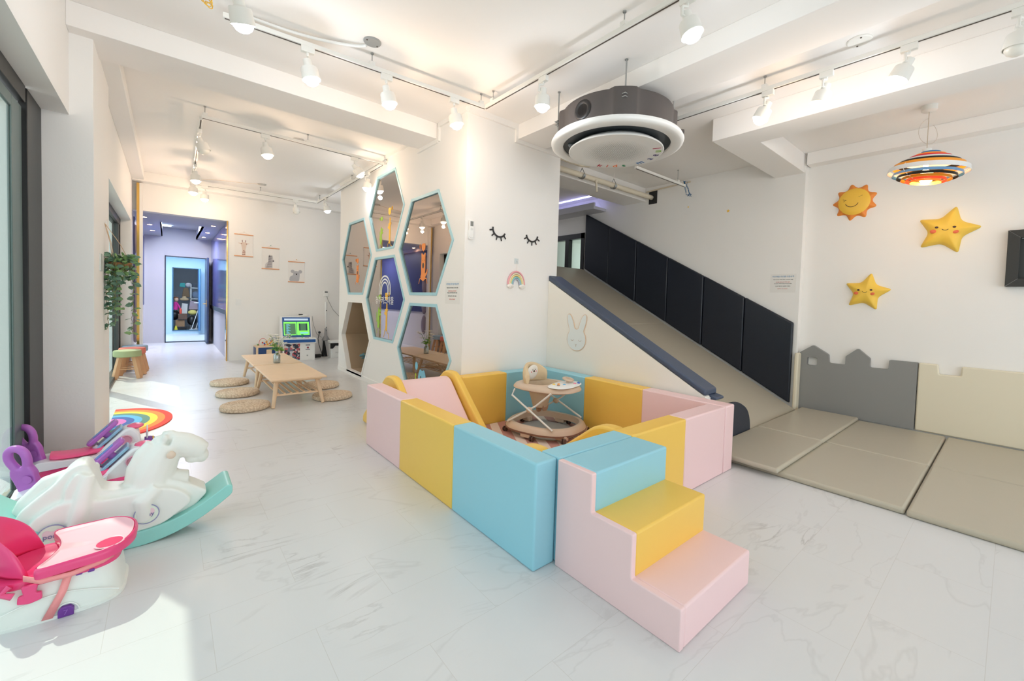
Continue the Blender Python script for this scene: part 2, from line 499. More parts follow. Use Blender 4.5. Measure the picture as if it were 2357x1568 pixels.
struct(MB().box(-0.2, 1.15, 16.6, 18.5, 0, 0.10), 'floor_storeroom', mat('store_floor', (120, 125, 130), 0.6), smooth=False)
# painted panel, rail and gold edging of the hall
struct(MB().box(0.85, 0.87, 9.95, 13.7, 0.96, 2.62), 'trim_12', mat('hall_blue_panel', (112, 116, 176), 0.12, var=0.12, scale=3), smooth=False)
struct(MB().box(0.84, 0.87, 9.95, 13.7, 0.87, 0.96), 'trim_13', BLKP, smooth=False)
struct(MB().box(0.835, 0.852, 9.68, 9.90, 0, 2.64), 'trim_14', GOLD, smooth=False)
struct(MB().box(-0.395, -0.36, 9.60, 9.70, 0, 3.08), 'trim_15', GOLD, smooth=False)
struct(MB().box(-0.36, -0.32, 9.60, 9.70, 0, 3.08), 'trim_16', WHITE, smooth=False)
struct(MB().box(2.29, 2.30, 3.90, 7.80, 0, 0.07), 'baseboard_hexagon', WHITE, smooth=False)

# ---- window_1: the big sliding window on the left
def wpart(mb, name, m, parent, **k): return mb.build(name, m, parent, **k)
def setting(name, loc):
    o = bpy.data.objects.new(name, None); COL.objects.link(o); o.location = loc; o['kind'] = 'structure'; return o
GRN = mat('greenish_aluminium', (92, 112, 110), 0.35)
w1 = setting('window_1', (-0.68, 1.4, 0))
b = MB()
b.box(-0.02, 0.02, 2.64, 3.02, 0, 2.52).box(-0.02, 0.02, -3.0, 2.60, 2.42, 2.52).box(-0.02, 0.02, -3.0, -2.9, 0, 2.52)
wpart(b, 'outer_frame', BLACK, w1, bevel=0.004)
b = MB().box(-0.08, 0.03, -3.0, 2.60, 0, 0.03)
for k in range(3): b.box(-0.06+k*0.035, -0.05+k*0.035, -3.0, 2.60, 0.03, 0.045)
wpart(b, 'floor_track', mat('track_metal', (196, 188, 170), 0.3, metal=0.7), w1)
b = MB()
b.box(-0.02, 0.0, 2.40, 2.62, 0.045, 2.40).box(-0.02, 0.0, -2.9, 2.40, 2.33, 2.40).box(-0.02, 0.0, -2.9, 2.40, 0.045, 0.10).box(-0.02, 0.0, -0.10, 0.0, 0.10, 2.33)
wpart(b, 'sash', GRN, w1, bevel=0.006)
wpart(MB().box(-0.012, -0.006, -2.9, 2.40, 0.10, 2.33), 'glass_pane', glass_mat('near_window_glass', (232, 240, 236), 0.16), w1, smooth=False)
# ---- window_2: floor-length window further back
w2 = setting('window_2', (-0.60, 7.4, 0))
b = MB()
b.box(-0.06, 0.03, 1.82, 1.90, 0, 2.41).box(-0.06, 0.03, -1.95, 1.9, 2.31, 2.41).box(-0.06, 0.03, -1.95, -1.87, 0, 2.41).box(-0.06, 0.03, -1.95, 1.9, 0, 0.05)
wpart(b, 'outer_frame', BLACK, w2, bevel=0.004)
b = MB()
b.box(-0.03, 0.02, 1.66, 1.80, 0.05, 2.31).box(-0.03, 0.02, -0.12, 0.12, 0.05, 2.31).box(-0.03, 0.02, -1.87, -1.79, 0.05, 2.31)
wpart(b, 'sash', mat('dark_sash', (60, 64, 64), 0.4), w2)
wpart(MB().box(-0.012, -0.004, -1.8, 1.7, 0.05, 2.31), 'glass_pane', WIN, w2, smooth=False)
# ---- window_3: upstairs window beside the slide head
w3 = setting('window_3', (6.10, 6.0, 1.95))
b = MB()
b.box(-0.05, 0.05, -0.55, -0.47, 0, 0.71).box(-0.05, 0.05, 0.47, 0.55, 0, 0.71).box(-0.05, 0.05, -0.55, 0.55, 0.61, 0.71).box(-0.05, 0.05, -0.15, -0.05, 0, 0.61).box(-0.05, 0.05, -0.55, 0.55, -0.06, 0.02)
wpart(b, 'frame', BLKP, w3)
wpart(MB().box(0.02, 0.03, -0.5, 0.5, 0, 0.62), 'glass_pane', WIN, w3, smooth=False)
wpart(MB().box(-0.06, -0.045, 0.33, 0.37, 0.10, 0.28), 'handle', WPL, w3, bevel=0.004)
tr = bpy.data.materials.new('hedge_leaves'); tr.use_nodes = True
_n = tr.node_tree; _b = _n.nodes['Principled BSDF']; _t = _n.nodes.new('ShaderNodeTexNoise'); _t.inputs['Scale'].default_value = 9; _t.inputs['Detail'].default_value = 6
_c = _n.nodes.new('ShaderNodeValToRGB'); _c.color_ramp.elements[0].position = 0.35; _c.color_ramp.elements[0].color = lin((40, 80, 50)); _c.color_ramp.elements[1].position = 0.65; _c.color_ramp.elements[1].color = lin((190, 215, 130))
_n.links.new(_t.outputs[0], _c.inputs[0]); _n.links.new(_c.outputs[0], _b.inputs[0])
random.seed(4)
hd = MB()
for k in range(900):
    c = Vector((7.6+random.uniform(-.3, .5), 6.2+random.uniform(-1.2, 1.4), 2.3+random.uniform(-.9, 1.0)))
    s = random.uniform(0.04, 0.09)
    mm = Matrix.Translation(c) @ Matrix.Rotation(random.uniform(0, 6), 4, Vector((random.random(), random.random(), random.random()+.1)).normalized())
    hd.add([(-s, 0, 0), (0, -s*.5, 0.01), (s, 0, 0), (0, s*.5, 0.01)], [(0, 1, 2, 3)], mm)
tag(hd.build('tree', tr, smooth=False), 'green leafy tree outside the small upstairs window', 'tree')

# ---- doors of the hall
d1 = setting('door_1', (0.37, 13.80, 0))
b = MB()
b.box(-0.425, -0.405, -0.03, 0.06, 0, 2.17).box(0.40, 0.42, -0.03, 0.06, 0, 2.17).box(-0.425, 0.42, -0.03, 0.06, 2.15, 2.17).box(-0.425, 0.42, -0.03, 0.06, 0, 0.02)
wpart(b, 'door_frame', mat('dark_blue_steel', (44, 56, 76), 0.4), d1)
lf = MB().box(0.36, 0.40, -0.80, -0.02, 0.03, 2.14)
lf = wpart(lf, 'door_leaf', mat('door_blue', (52, 66, 96), 0.35), d1, bevel=0.004)
wpart(MB().cyl((0.30, -0.72, 1.0), (0.40, -0.72, 1.0), 0.012).cyl((0.30, -0.73, 1.0), (0.30, -0.62, 1.0), 0.012).box(0.35, 0.362, -0.76, -0.70, 0.93, 1.10), 'door_handle', mat('brass', (200, 170, 110), 0.3, metal=0.8), lf)
d2 = setting('door_2', (0.44, 16.5, 0.10))
b = MB()
b.box(-0.335, -0.31, -0.03, 0.06, 0, 1.90).box(0.31, 0.335, -0.03, 0.06, 0, 1.90).box(-0.335, 0.335, -0.03, 0.06, 1.88, 1.90).box(-0.335, 0.335, -0.03, 0.06, 0, 0.02)
wpart(b, 'door_frame', mat('teal_steel', (30, 84, 112), 0.4), d2)
lf = wpart(MB().box(0.26, 0.30, -0.62, -0.03, 0.02, 1.88), 'door_leaf', mat('door_steel_blue', (70, 116, 160), 0.35), d2, bevel=0.004)
wpart(MB().cyl((0.16, -0.56, 0.86), (0.26, -0.56, 0.86), 0.014).cyl((0.16, -0.57, 0.86), (0.16, -0.46, 0.86), 0.012), 'door_handle', STEEL, lf)

bp_ = setting('trim_17', (-0.45, 11.8, 0))
MB().box(0.0, 0.02, -1.9, 1.9, 0.95, 2.55).build('navy_panel', mat('hall_navy', (66, 72, 122), 0.45), bp_)
for k in range(4): MB().ball((0.02, -1.78, 0.62+0.52*k), (0.05, 0.12, 0.25), 16).build('round_cushion', mat('mauve_cushion', (160, 146, 158), 0.7), bp_)
# ================================================================ ceiling fittings
def track(label, p, q, rods, group='white lighting tracks'):
    p, q = Vector(p), Vector(q)
    t = thing('lighting_track', label, 'lighting track', tuple(p), 0, group)
    L = (q-p).length; a = math.atan2(q.y-p.y, q.x-p.x)
    R = rot_z(a)
    b = MB().box(0, L, -0.018, 0.018, -0.014, 0.018, R)
    b.build('rail', WMET, t, bevel=0.002)
    MB().box(0.01, L-0.01, -0.005, 0.005, -0.0165, -0.0135, R).build('slot', DKSLOT, t)
    for d in rods:
        r = MB().cyl(R @ Vector((d, 0, 0.0)), R @ Vector((d, 0, CZ-p.z)), 0.004, n=8)
        r.cyl(R @ Vector((d, 0, CZ-p.z-0.01)), R @ Vector((d, 0, CZ-p.z)), 0.012, n=10)
        o = r.build('hanger_rod', STEEL, t)
        MB().box(d-0.02, d+0.02, -0.02, 0.02, 0.016, 0.045, R).build('clip', WMET, o)
    return t
TZ = 3.143
track('white lighting track above the play pen, running left to right with hose at its end', (0.275, 3.53, TZ), (2.30, 3.39, TZ), [0.97, 1.98])
track('white lighting track running towards the viewer above the play pen', (2.30, 3.39, TZ), (2.32, -0.4, TZ), [0.12, 1.60, 3.2])
track('white lighting track along the box beam on the right', (3.79, 2.95, TZ), (3.83, -1.0, TZ), [1.49, 3.2])
track('white lighting track at the near edge of the low-table area', (0.265, 5.68, TZ), (2.255, 5.77, TZ), [0.03, 1.03, 2.03])
track('white lighting track down the left side of the low-table area', (0.266, 5.74, TZ), (0.325, 9.85, TZ), [2.2, 4.1])
track('white lighting track at the far end, in front of the animal posters', (0.345, 9.22, TZ), (2.235, 9.15, TZ), [0.95])
track('white lighting track beside the hexagon wall', (2.255, 5.79, TZ), (2.255, 9.15, TZ), [1.3, 3.2])
sl = track('white lighting track with a bare wired end in front of the slide wall', (4.55, 3.26, 3.07), (5.74, 3.24, 3.07), [1.0])
random.seed(2)
w = MB()
for k in range(5):
    pts = [Vector((5.755+0.005*k, 3.25, 3.08))]
    for j in range(1, 7): pts.append(Vector((5.72+0.035*j+random.uniform(-.01, .02), 3.25+random.uniform(-.03, .03), 3.10+0.07*math.sin(j*0.9+k*0.3)-0.015*j)))
    w.tube(pts, 0.0035, n=6)
tag(w.build('wire_bundle', mat('blue_wire', (60, 110, 150), 0.4)), 'tangle of blue wires at the open end of the slide track', 'wire')
# hose, rosettes and yellow wires
def disc(label, x, y, r, m, holes=True):
    t = thing('ceiling_rosette', label, 'ceiling plate', (x, y, CZ))
    MB().lathe([(r, 0), (r, -0.006), (r*0.92, -0.012), (0.001, -0.012)], 28).build('plate', m, t)
    b = MB()
    for a in (0.4, 3.5): b.cyl((r*.75*math.cos(a), r*.75*math.sin(a), -0.010), (r*.75*math.cos(a), r*.75*math.sin(a), -0.016), 0.006, n=8)
    b.build('screws', DKSLOT, t)
    return t
GP = mat('grey_plate', (156, 158, 156), 0.5)
disc('grey round ceiling plate above the first track, hose leaving it', 1.187, 3.31, 0.065, GP)
disc('pierced grey ceiling plate over the low tables, beside the near track', 1.25, 6.0, 0.065, mat('pale_grey_plate', (190, 188, 184), 0.5))
disc('pale ceiling plate in front of the far wall with a thin cable leaving it', 1.277, 8.9, 0.07, mat('pale_grey_plate', (190, 188, 184)))
disc('white round ceiling plate on the right between two beams', 3.775, 0.82, 0.075, WMET)
h = MB(); pts = []
for j in range(60):
    t = j/59
    x = 1.16-0.75*t; y = 3.36+0.25*t**0.6
    pts.append((x, y, CZ-0.018-0.02*math.sin(PI*t)))
h.tube(pts, [0.011+0.0015*(i % 2) for i in range(60)], n=10)
tag(h.build('corrugated_hose', WPL), 'white corrugated hose running along the ceiling to the grey plate', 'hose')
h = MB().tube([(1.25, 8.88, CZ-0.015), (1.0, 8.98, CZ-0.02), (0.7, 9.08, CZ-0.02), (0.45, 9.2, CZ-0.03)], 0.004, n=6)
tag(h.build('ceiling_cable', mat('cream_cable', (226, 208, 186), 0.5)), 'thin cream cable on the ceiling in front of the far wall', 'cable')
h = MB()
for k in range(4):
    h.tube([(0.20+0.02*math.cos(a)*(1+.3*k)-0.01*k, 3.50-0.03*k+0.02*math.sin(a*1.3+k), TZ+0.02+0.02*math.sin(a)) for a in [j*0.6 for j in range(12)]], 0.003, n=6)
tag(h.build('yellow_wires', [mat('yellow_wire', (226, 178, 60), 0.5)]), 'curled yellow wires at the left end of the first lighting track', 'wire')

def spot(label, x, y, z, tx, ty, lit, warm, track_dir=0.0, length=0.26, power=None, side=1):
    """adapter under the track, crooked arm, tapered head tilted by (tx, ty), bulb"""
    t = thing('track_spotlight', label, 'spotlight', (x, y, z), track_dir, 'white track spotlights')
    R = rot_z(-track_dir)
    MB().box(-0.045, 0.045, -0.017, 0.017, -0.045, 0.0).build('adapter', WMET, t, bevel=0.003)
    MB().tube([(0, 0, -0.04), (0, 0, -0.062), (0.012*side, 0.03*side, -0.068), (0.012*side, 0.034*side, -0.075), (0.012*side, 0.034*side, -0.12), (0.0, 0.02*side, -0.128)], 0.0095, n=8).build('arm', WMET, t)
    d = R @ Vector((tx, ty, -1)); d.normalize()
    o = Vector((0, 0, -0.115))
    M_, _ = align(o-d*0.02, o+d)
    hd = MB().lathe([(0.001, 0.0), (0.028, 0.0), (0.030, 0.05), (0.034, 0.056), (0.055, 0.060), (0.058, 0.066), (0.063, 0.145), (0.059, 0.145), (0.054, 0.07), (0.001, 0.07)], 28, M_).build('lamp_head', WMET, t, angle=0.5)
    MB().tube([M_ @ Vector((0.008*math.cos(a), 0, -0.004+0.006*math.sin(a))) for a in [j*PI/6 for j in range(7)]], 0.0018, n=6).build('cord_loop', mat('cord', (190, 170, 130), 0.6), hd)
    col = (255, 226, 196) if warm else (236, 244, 255)
    if lit: m = mat('bulb_warm' if warm else 'bulb_cool', col, 0.3, emit=9.0)
    else: m = mat('bulb_off', (238, 236, 228), 0.3)
    MB().lathe([(0.050, 0.115), (0.054, 0.135), (0.052, 0.152), (0.040, 0.172), (0.02, 0.184), (0.001, 0.187)], 24, M_).build('bulb', m, t)
    if lit:
        l = bpy.data.lights.new('lamp_light', 'POINT')
        l.energy = (power or 9)*0.35*(1.4 if warm else 1.0)
        l.shadow_soft_size = 0.03
        l.color = (1.0, 0.72, 0.50) if warm else (0.88, 0.94, 1.0)
        lo = bpy.data.objects.new('lamp_light', l); COL.objects.link(lo); lo.parent = t
        lo.matrix_local = Matrix.Translation(o+d*0.22) @ d.to_track_quat('-Z', 'Y').to_matrix().to_4x4()
    return t
SZ = TZ-0.014
spot('large spotlight at the top left edge, glowing cool white over the track end', 0.30, 2.95, SZ-0.05, 0.25, 0.35, True, False, 0.0)
spot('spotlight on the first track, left of the grey ceiling plate, rim facing right', 0.78, 3.49, SZ, 0.22, -0.10, True, False, -0.07)
spot('spotlight on the first track, just right of the grey ceiling plate', 1.36, 3.455, SZ, 0.20, -0.12, True, True, -0.07)
spot('spotlight on the first track, nearest to the track corner', 1.97, 3.41, SZ, 0.20, -0.12, True, True, -0.07)
spot('cool white spotlight left of the round air conditioner', 2.307, 2.58, SZ, 0.0, 0.04, True, False, PI/2)
spot('cool white spotlight above the round air conditioner, at the top edge', 2.316, 1.34, SZ, 0.10, -0.28, True, False, PI/2)
spot('spotlight right of the air conditioner, tilted left, white face', 3.805, 1.43, SZ, -0.16, 0.42, True, False, PI/2, power=7)
spot('spotlight on the right track with a warm bulb sticking out', 3.81, 1.02, SZ, -0.10, 0.28, True, True, PI/2)
spot('spotlight on the right track, tilted left, above the sun decoration', 3.815, 0.55, SZ, -0.16, 0.45, True, False, PI/2, power=7)
spot('unlit spotlight cut by the top right corner of the photo', 3.82, 0.05, SZ, -0.05, 0.12, False, False, PI/2)
spot('unlit spotlight on the left far track, tilted towards the room', 0.272, 6.10, SZ, 0.35, -0.1, False, False, PI/2)
spot('warm spotlight on the near track over the low tables, left half', 0.85, 5.71, SZ, 0.16, -0.10, True, True, 0.05)
spot('warm spotlight on the near track over the low tables, turned to the hexagons', 1.86, 5.76, SZ, 0.75, -0.25, True, True, 0.05)
spot('warm spotlight on the left far track, upper one of the stacked pair', 0.297, 7.80, SZ, 0.05, -0.1, True, True, PI/2)
spot('warm spotlight on the left far track, lower one of the stacked pair', 0.31, 8.75, SZ, 0.0, -0.1, True, True, PI/2)
spot('warm spotlight at the left end of the far track above the hall opening', 0.48, 9.215, SZ, 0.0, -0.08, True, True, -0.03)
spot('unlit spotlight on the far track above the koala poster', 1.87, 9.165, SZ, 0.12, -0.15, False, False, -0.03)
spot('cool white spotlight at the far right corner of the tracks', 2.255, 8.55, SZ, 0.22, -0.08, True, False, PI/2)
spot('cool white spotlight in front of the topmost hexagon', 2.232, 6.30, SZ, -0.12, 0.0, True, False, PI/2, power=8)

# ---- round cassette air conditioner
ac = thing('air_conditioner', 'round white ceiling cassette air conditioner with dark housing and coloured letters', 'air conditioner', (3.14, 2.48, 2.75))
DKH = mat('dark_grey_housing', (84, 78, 76), 0.45, bump=0.05)
ring = MB().lathe([(0.485, 0.004), (0.49, 0.0), (0.565, 0.0), (0.59, 0.010), (0.597, 0.030), (0.585, 0.052), (0.52, 0.062), (0.49, 0.06), (0.485, 0.03)], 72, closed=True)
ring.build('outer_ring', WPL, ac, angle=0.9)
hp = []
for i in range(72):
    a = 2*PI*i/72
    r = 0.50
    for q in (PI*0.25, PI*0.75, PI*1.25, PI*1.75):
        dd = abs((a-q+PI) % (2*PI)-PI)
        if dd < 0.20: r = 0.535
    hp.append((r*math.cos(a), r*math.sin(a)))
MB().prism(hp, 0.07, 0.30, 'xy').build('housing', DKH, ac, bevel=0.012)
MB().lathe([(0.486, 0.02), (0.45, 0.05), (0.40, 0.065), (0.001, 0.065)], 60).build('air_channel', mat('channel_dark', (52, 58, 62), 0.4), ac)
hub = MB().lathe([(0.001, 0.0), (0.425, 0.0), (0.430, 0.004), (0.427, 0.012), (0.36, 0.06), (0.001, 0.08)], 64, Matrix.Translation((0, 0, -0.045)))
hub.build('intake_disc', WPL, ac, angle=0.6)
hl = MB()
for i in range(-17, 18):
    for j in range(-17, 18):
        x = i*0.0185+(0.009 if j % 2 else 0); y = j*0.0165
        r = math.hypot(x, y)
        if r < 0.30:
            s = 0.0060*(1-0.7*max(0, (r-0.18)/0.12))
            hl.add([(x-s, y-s, -0.0458), (x+s, y-s, -0.0458), (x, y+s, -0.0458)], [(0, 1, 2)])
hl.build('grille_holes', mat('grille_hole', (96, 104, 98), 0.6), ac, smooth=False)
MB().lathe([(0.05, 0.0), (0.06, -0.008), (0.075, -0.008), (0.085, 0.0)], 24, Matrix.Translation((-0.499, -0.03, 0.18)) @ Matrix.Rotation(PI*1.02, 4, 'Z') @ Matrix.Rotation(PI/2, 4, 'Y') @ Matrix.Scale(-1, 4, (0, 0, 1))).build('knockout_ring', mat('knockout_black', (40, 38, 38), 0.4), ac)
MB().cyl((0.36, -0.36, 0.14), (0.43, -0.43, 0.14), 0.03).build('pipe_stub', DKH, ac)
MB().ball((-0.30, 0.27, 0.012), (0.045, 0.028, 0.02)).build('sensor_eye', mat('sensor_grey', (120, 128, 134), 0.3), ac)
for sx, sy in ((-0.37, -0.37), (-0.385, 0.375), (0.39, -0.34), (0.38, 0.38)):
    top = CZ-2.752
    r = MB().cyl((sx, sy, 0.10), (sx, sy, top), 0.006, n=10).cyl((sx, sy, top-0.006), (sx, sy, top), 0.014, n=12).build('threaded_rod', STEEL, ac)
    MB().box(sx-0.028, sx+0.028, sy-0.02, sy+0.02, 0.205, 0.212).box(sx-0.028, sx+0.028, sy-0.02, sy+0.02, 0.23, 0.237).cyl((sx, sy, 0.19), (sx, sy, 0.205), 0.012, n=6).build('bracket', STEEL, r)
word = [('k', (190, 30, 60)), ('i', (214, 70, 50)), ('d', (235, 120, 50)), ('s', (40, 140, 90)), None, ('m', (30, 110, 180)), ('a', (40, 50, 120)), ('e', (70, 40, 110)), ('u', (140, 190, 60)), ('l', (190, 40, 90))]
for i, wl_ in enumerate(word):
    if wl_ is None: continue
    # letters stand round the far right rim of the disc, feet towards the edge
    ang = math.radians((62, 50, 38, 25, 12, -1, -21, -37, -52, -64)[i])
    R = 0.375
    p = Vector((R*math.cos(ang), R*math.sin(ang), -0.0465))
    # seen from below: mirror about the disc plane, top of the letter towards the middle
    rad = Vector((math.cos(ang), math.sin(ang), 0)); up = -rad; out = Vector((0, 0, -1)); right = up.cross(out)
    ml = Matrix(((right.x, up.x, out.x, p.x), (right.y, up.y, out.y, p.y), (right.z, up.z, out.z, p.z), (0, 0, 0, 1)))
    text_obj(wl_[0], 0.105, 'letter', mat('letter_%d' % i, wl_[1], 0.5), ac, ml)

# ---- striped pendant lamp
pl = thing('pendant_lamp', 'striped round pendant lamp of coloured rings hanging by the right wall', 'pendant lamp', (5.42, 0.61, 2.52))
pend_top = CZ-2.52
MB().lathe([(0.001, pend_top), (0.058, pend_top), (0.058, pend_top-0.045), (0.045, pend_top-0.055), (0.001, pend_top-0.058)], 28).build('ceiling_cup', WMET, pl)
MB().cyl((0, 0, pend_top-0.05), (0, 0, 0.33), 0.003, n=8).build('cord', mat('cord_tan', (196, 180, 160), 0.6), pl)
MB().tube([(0.0, 0.03*math.sin(a)*2.2, 0.50+0.12*math.cos(a*0.9)) for a in [j*0.3 for j in range(20)]], 0.002, n=6).build('loose_cable', mat('clear_cable', (210, 200, 190), 0.4), pl)
MB().cyl((0, 0, 0.295), (0, 0, 0.335), 0.035).build('socket', WMET, pl)
tilt = Matrix.Rotation(0.10, 4, Vector((1, 0, 0)))
RG = [(0.075, 0.285, (62, 130, 190)), (0.115, 0.262, (240, 160, 60)), (0.155, 0.240, (214, 44, 60)), (0.19, 0.218, (232, 232, 232)), (0.222, 0.196, (30, 30, 30)), (0.255, 0.172, (240, 160, 50)), (0.290, 0.135, (236, 236, 236)), (0.250, 0.098, (90, 150, 205)), (0.215, 0.076, (24, 24, 24)), (0.18, 0.058, (232, 150, 40)), (0.145, 0.044, (236, 96, 70)), (0.11, 0.034, (245, 180, 70))]
for i, (r, z, c) in enumerate(RG):
    hh = 0.042 if i == 6 else (0.034 if i < 6 else 0.026)
    MB().lathe([(r, z-hh/2), (r+0.003, z-hh/2), (r-0.004, z+hh/2), (r-0.007, z+hh/2)], 48, tilt, closed=True).build('ring', mat('lamp_ring_%d' % i, c, 0.35), pl)
b = MB()
for a in (0.5, 0.5+2*PI/3, 0.5+4*PI/3):
    pts = [tilt @ Vector((r*math.cos(a), r*math.sin(a), z)) for r, z, c in RG]
    b.tube(pts, 0.0025, n=6)
b.build('ribs', WMET, pl)
MB().ball(tilt @ Vector((0, 0, 0.075)), (0.055, 0.055, 0.065)).cyl((0, 0, 0.12), (0, 0, 0.3), 0.02).build('bulb', mat('bulb_pendant', (255, 214, 150), 0.3, emit=8), pl)
l = bpy.data.lights.new('lamp_light', 'POINT'); l.energy = 4; l.color = (1, .72, .42); l.shadow_soft_size = 0.04
lo = bpy.data.objects.new('lamp_light', l); COL.objects.link(lo); lo.parent = pl; lo.location = (0, 0, 0.0)

# ---- insulated pipes above the slide
CLO = mat('cloth_wrap', (226, 216, 196), 0.8, bump=0.5, scale=25)
def pipe(label, pts, r):
    v = []
    for i in range(len(pts)-1):
        a, b = Vector(pts[i]), Vector(pts[i+1])
        for k in range(14): v.append(a.lerp(b, k/14))
    v.append(Vector(pts[-1]))
    o = MB().tube(v, [r*(1+random.uniform(-.06, .06)) for _ in v], n=14).build('wrapped_pipe', CLO, None, angle=2)
    return tag(o, label, 'pipe', 'cloth-wrapped pipes above the slide')
p1 = pipe('cloth-wrapped pipe above the slide, the lower long one entering the wall hole', [(3.64, 4.0, 3.075), (6.10, 4.0, 3.085)], 0.037)
pipe('cloth-wrapped pipe above the slide, short upper stub by the white wall', [(3.64, 3.86, 3.16), (4.2, 3.88, 3.17), (4.35, 3.88, 3.20)], 0.04)
for k, x in enumerate((4.35, 5.05)):
    br = thing('pipe_bracket', ['grey pipe clamp holding the wrapped pipe, nearer the white wall', 'grey pipe clamp holding the wrapped pipe, nearer the wall hole'][k], 'pipe clamp', (x, 4.0, 3.08), 0, 'pipe clamps')
    pts = [(0, -0.055*math.cos(a), -0.05*math.sin(a)) for a in [j*PI/8 for j in range(9)]]
    b = MB()
    for dx in (-0.02, 0.0, 0.02): b.tube([(dx, p[1], p[2]) for p in pts], 0.004, n=6)
    b.prism([(p[1], p[2]) for p in pts] + [(p[1]*.93, p[2]*.93) for p in reversed(pts)], -0.022, 0.022, 'yz')
    b.tube([(0, -0.055, 0.0), (0, 0.0, 0.10)], 0.005, n=6).tube([(0, 0.055, 0.0), (0, 0.0, 0.10)], 0.005, n=6)
    b.build('cradle', STEEL, br)
    MB().cyl((0, 0, 0.095), (0, 0, CZ-3.08), 0.004, n=8).build('hanger', WMET, br)
tag(MB().cyl((4.62, 3.97, 3.05), (4.64, 3.97, 2.90), 0.015).ball((4.62, 3.97, 3.05), 0.025).build('tied_rag', CLO), 'short white rag hanging from the wrapped pipe', 'rag')
tag(MB().box(6.058, 6.066, 3.90, 4.05, 2.98, 3.20).build('wall_opening_cover', BLKP), 'dark hole in the slide wall that swallows the pipe', 'wall hole')
tag(MB().tube([(6.05, 4.10, 3.19), (6.05, 3.7, 3.205), (6.05, 3.32, 3.215)], 0.012, n=8).build('conduit', mat('cream_conduit', (220, 206, 184), 0.5)), 'thin cream conduit running along the top of the slide wall', 'conduit')
# LED strip in the cove upstairs
t = tag(MB().box(5.80, 5.83, 5.0, 6.4, 3.245, 3.2598).build('led_strip', mat('led_blue', (190, 190, 255), 0.4, emit=5)), 'bluish LED strip glowing in the ceiling cove above the upstairs window', 'light strip')
# hall downlights and panels
k = 0
for x, y, lab in ((-0.33, 10.5, 'round downlight in the hall ceiling, left row, nearest'), (-0.28, 11.6, 'round downlight in the hall ceiling, left row, middle'), (-0.26, 12.7, 'round downlight in the hall ceiling, left row, farthest'),
             (0.70, 10.7, 'round downlight in the hall ceiling, right row, nearest'), (0.68, 12.0, 'round downlight in the hall ceiling, right row, middle'), (0.67, 13.1, 'round downlight in the hall ceiling, right row, farthest')):
    t = thing('downlight', lab, 'downlight', (x, y, 2.64), 0, 'small downlights in the hall ceiling')
    MB().lathe([(0.045, 0), (0.045, -0.006), (0.036, -0.006), (0.036, 0.0)], 20, closed=True).build('rim', WMET, t)
    MB().lathe([(0.036, -0.003), (0.001, -0.003)], 20).build('lens', mat('downlight_glow', (255, 238, 220), 0.4, emit=9), t)
t = thing('ceiling_light', 'rectangular panel light in the hall ceiling recess', 'ceiling light', (0.23, 12.2, 2.86))
MB().box(-0.24, 0.24, -0.09, 0.09, -0.03, 0).build('housing', WMET, t)
MB().box(-0.23, 0.23, -0.08, 0.08, -0.033, -0.03).build('diffuser', mat('panel_glow', (210, 240, 255), 0.4, emit=6), t)
t = tag(MB().box(-0.10, 0.06, 13.2, 13.3, 2.83, 2.86).build('emergency_light', mat('panel_glow', (210, 240, 255))), 'small square light behind the hall panel light', 'ceiling light')
def area(name, loc, sx, sy, e, col, rot=(0, 0, 0)):
    l = bpy.data.lights.new(name, 'AREA'); l.shape = 'RECTANGLE'; l.size = sx; l.size_y = sy; l.energy = e; l.color = col
    o = bpy.data.objects.new(name, l); COL.objects.link(o); o.location = loc; o.rotation_euler = rot
    return o
area('hall_light', (0.23, 12.2, 2.822), 0.46, 0.16, 52, (0.82, 0.86, 1.0))
area('corridor_light', (0.35, 15.2, 2.38), 1.0, 0.8, 34, (0.84, 0.93, 1.0))
area('storeroom_light', (0.5, 17.4, 2.38), 0.5, 0.5, 3.5, (0.85, 0.92, 1.0))
area('upstairs_light', (4.9, 7.4, 3.2), 1.0, 1.0, 8, (0.85, 0.88, 1.0))
# ================================================================ soft play pen
def segs(parent, spans, y0=None):
    for (x0, x1, a, b, m) in spans:
        MB().box(x0, x1, a, b, 0.0, 0.53).build({PINK: 'pink_section', YEL: 'yellow_section', BLU: 'blue_section'}[m], m, parent, bevel=0.011, seg=3)
pf = thing('foam_fence', 'long padded pen wall nearest the windows, pink, yellow and blue sections', 'play pen wall', (1.40, 2.57, 0), 0, 'padded pen walls')
segs(pf, [(-0.07, 0.07, -1.12, -0.355, BLU), (-0.07, 0.07, -0.357, 0.42, YEL), (-0.07, 0.07, 0.418, 1.12, PINK)])
pf = thing('foam_fence', 'padded pen wall behind the toy steps, blue, yellow and pink sections', 'play pen wall', (2.39, 1.505, 0), 0, 'padded pen walls')
segs(pf, [(-0.915, -0.31, -0.07, 0.07, BLU), (-0.312, 0.31, -0.07, 0.07, YEL), (0.308, 0.91, -0.07, 0.07, PINK)])
pf = thing('foam_fence', 'padded pen wall along the slide side, ending in a narrow pink end face', 'play pen wall', (3.385, 2.56, 0), 0, 'padded pen walls')
segs(pf, [(-0.075, 0.075, 0.345, 1.12, BLU), (-0.075, 0.075, -0.36, 0.347, YEL), (-0.075, 0.075, -1.125, -0.358, PINK)])
pf = thing('foam_fence', 'padded pen wall against the eyelash wall, yellow and blue sections', 'play pen wall', (2.75, 3.615, 0), 0, 'padded pen walls')
segs(pf, [(-0.53, 0.03, -0.07, 0.07, YEL), (0.028, 0.555, -0.07, 0.07, BLU)])

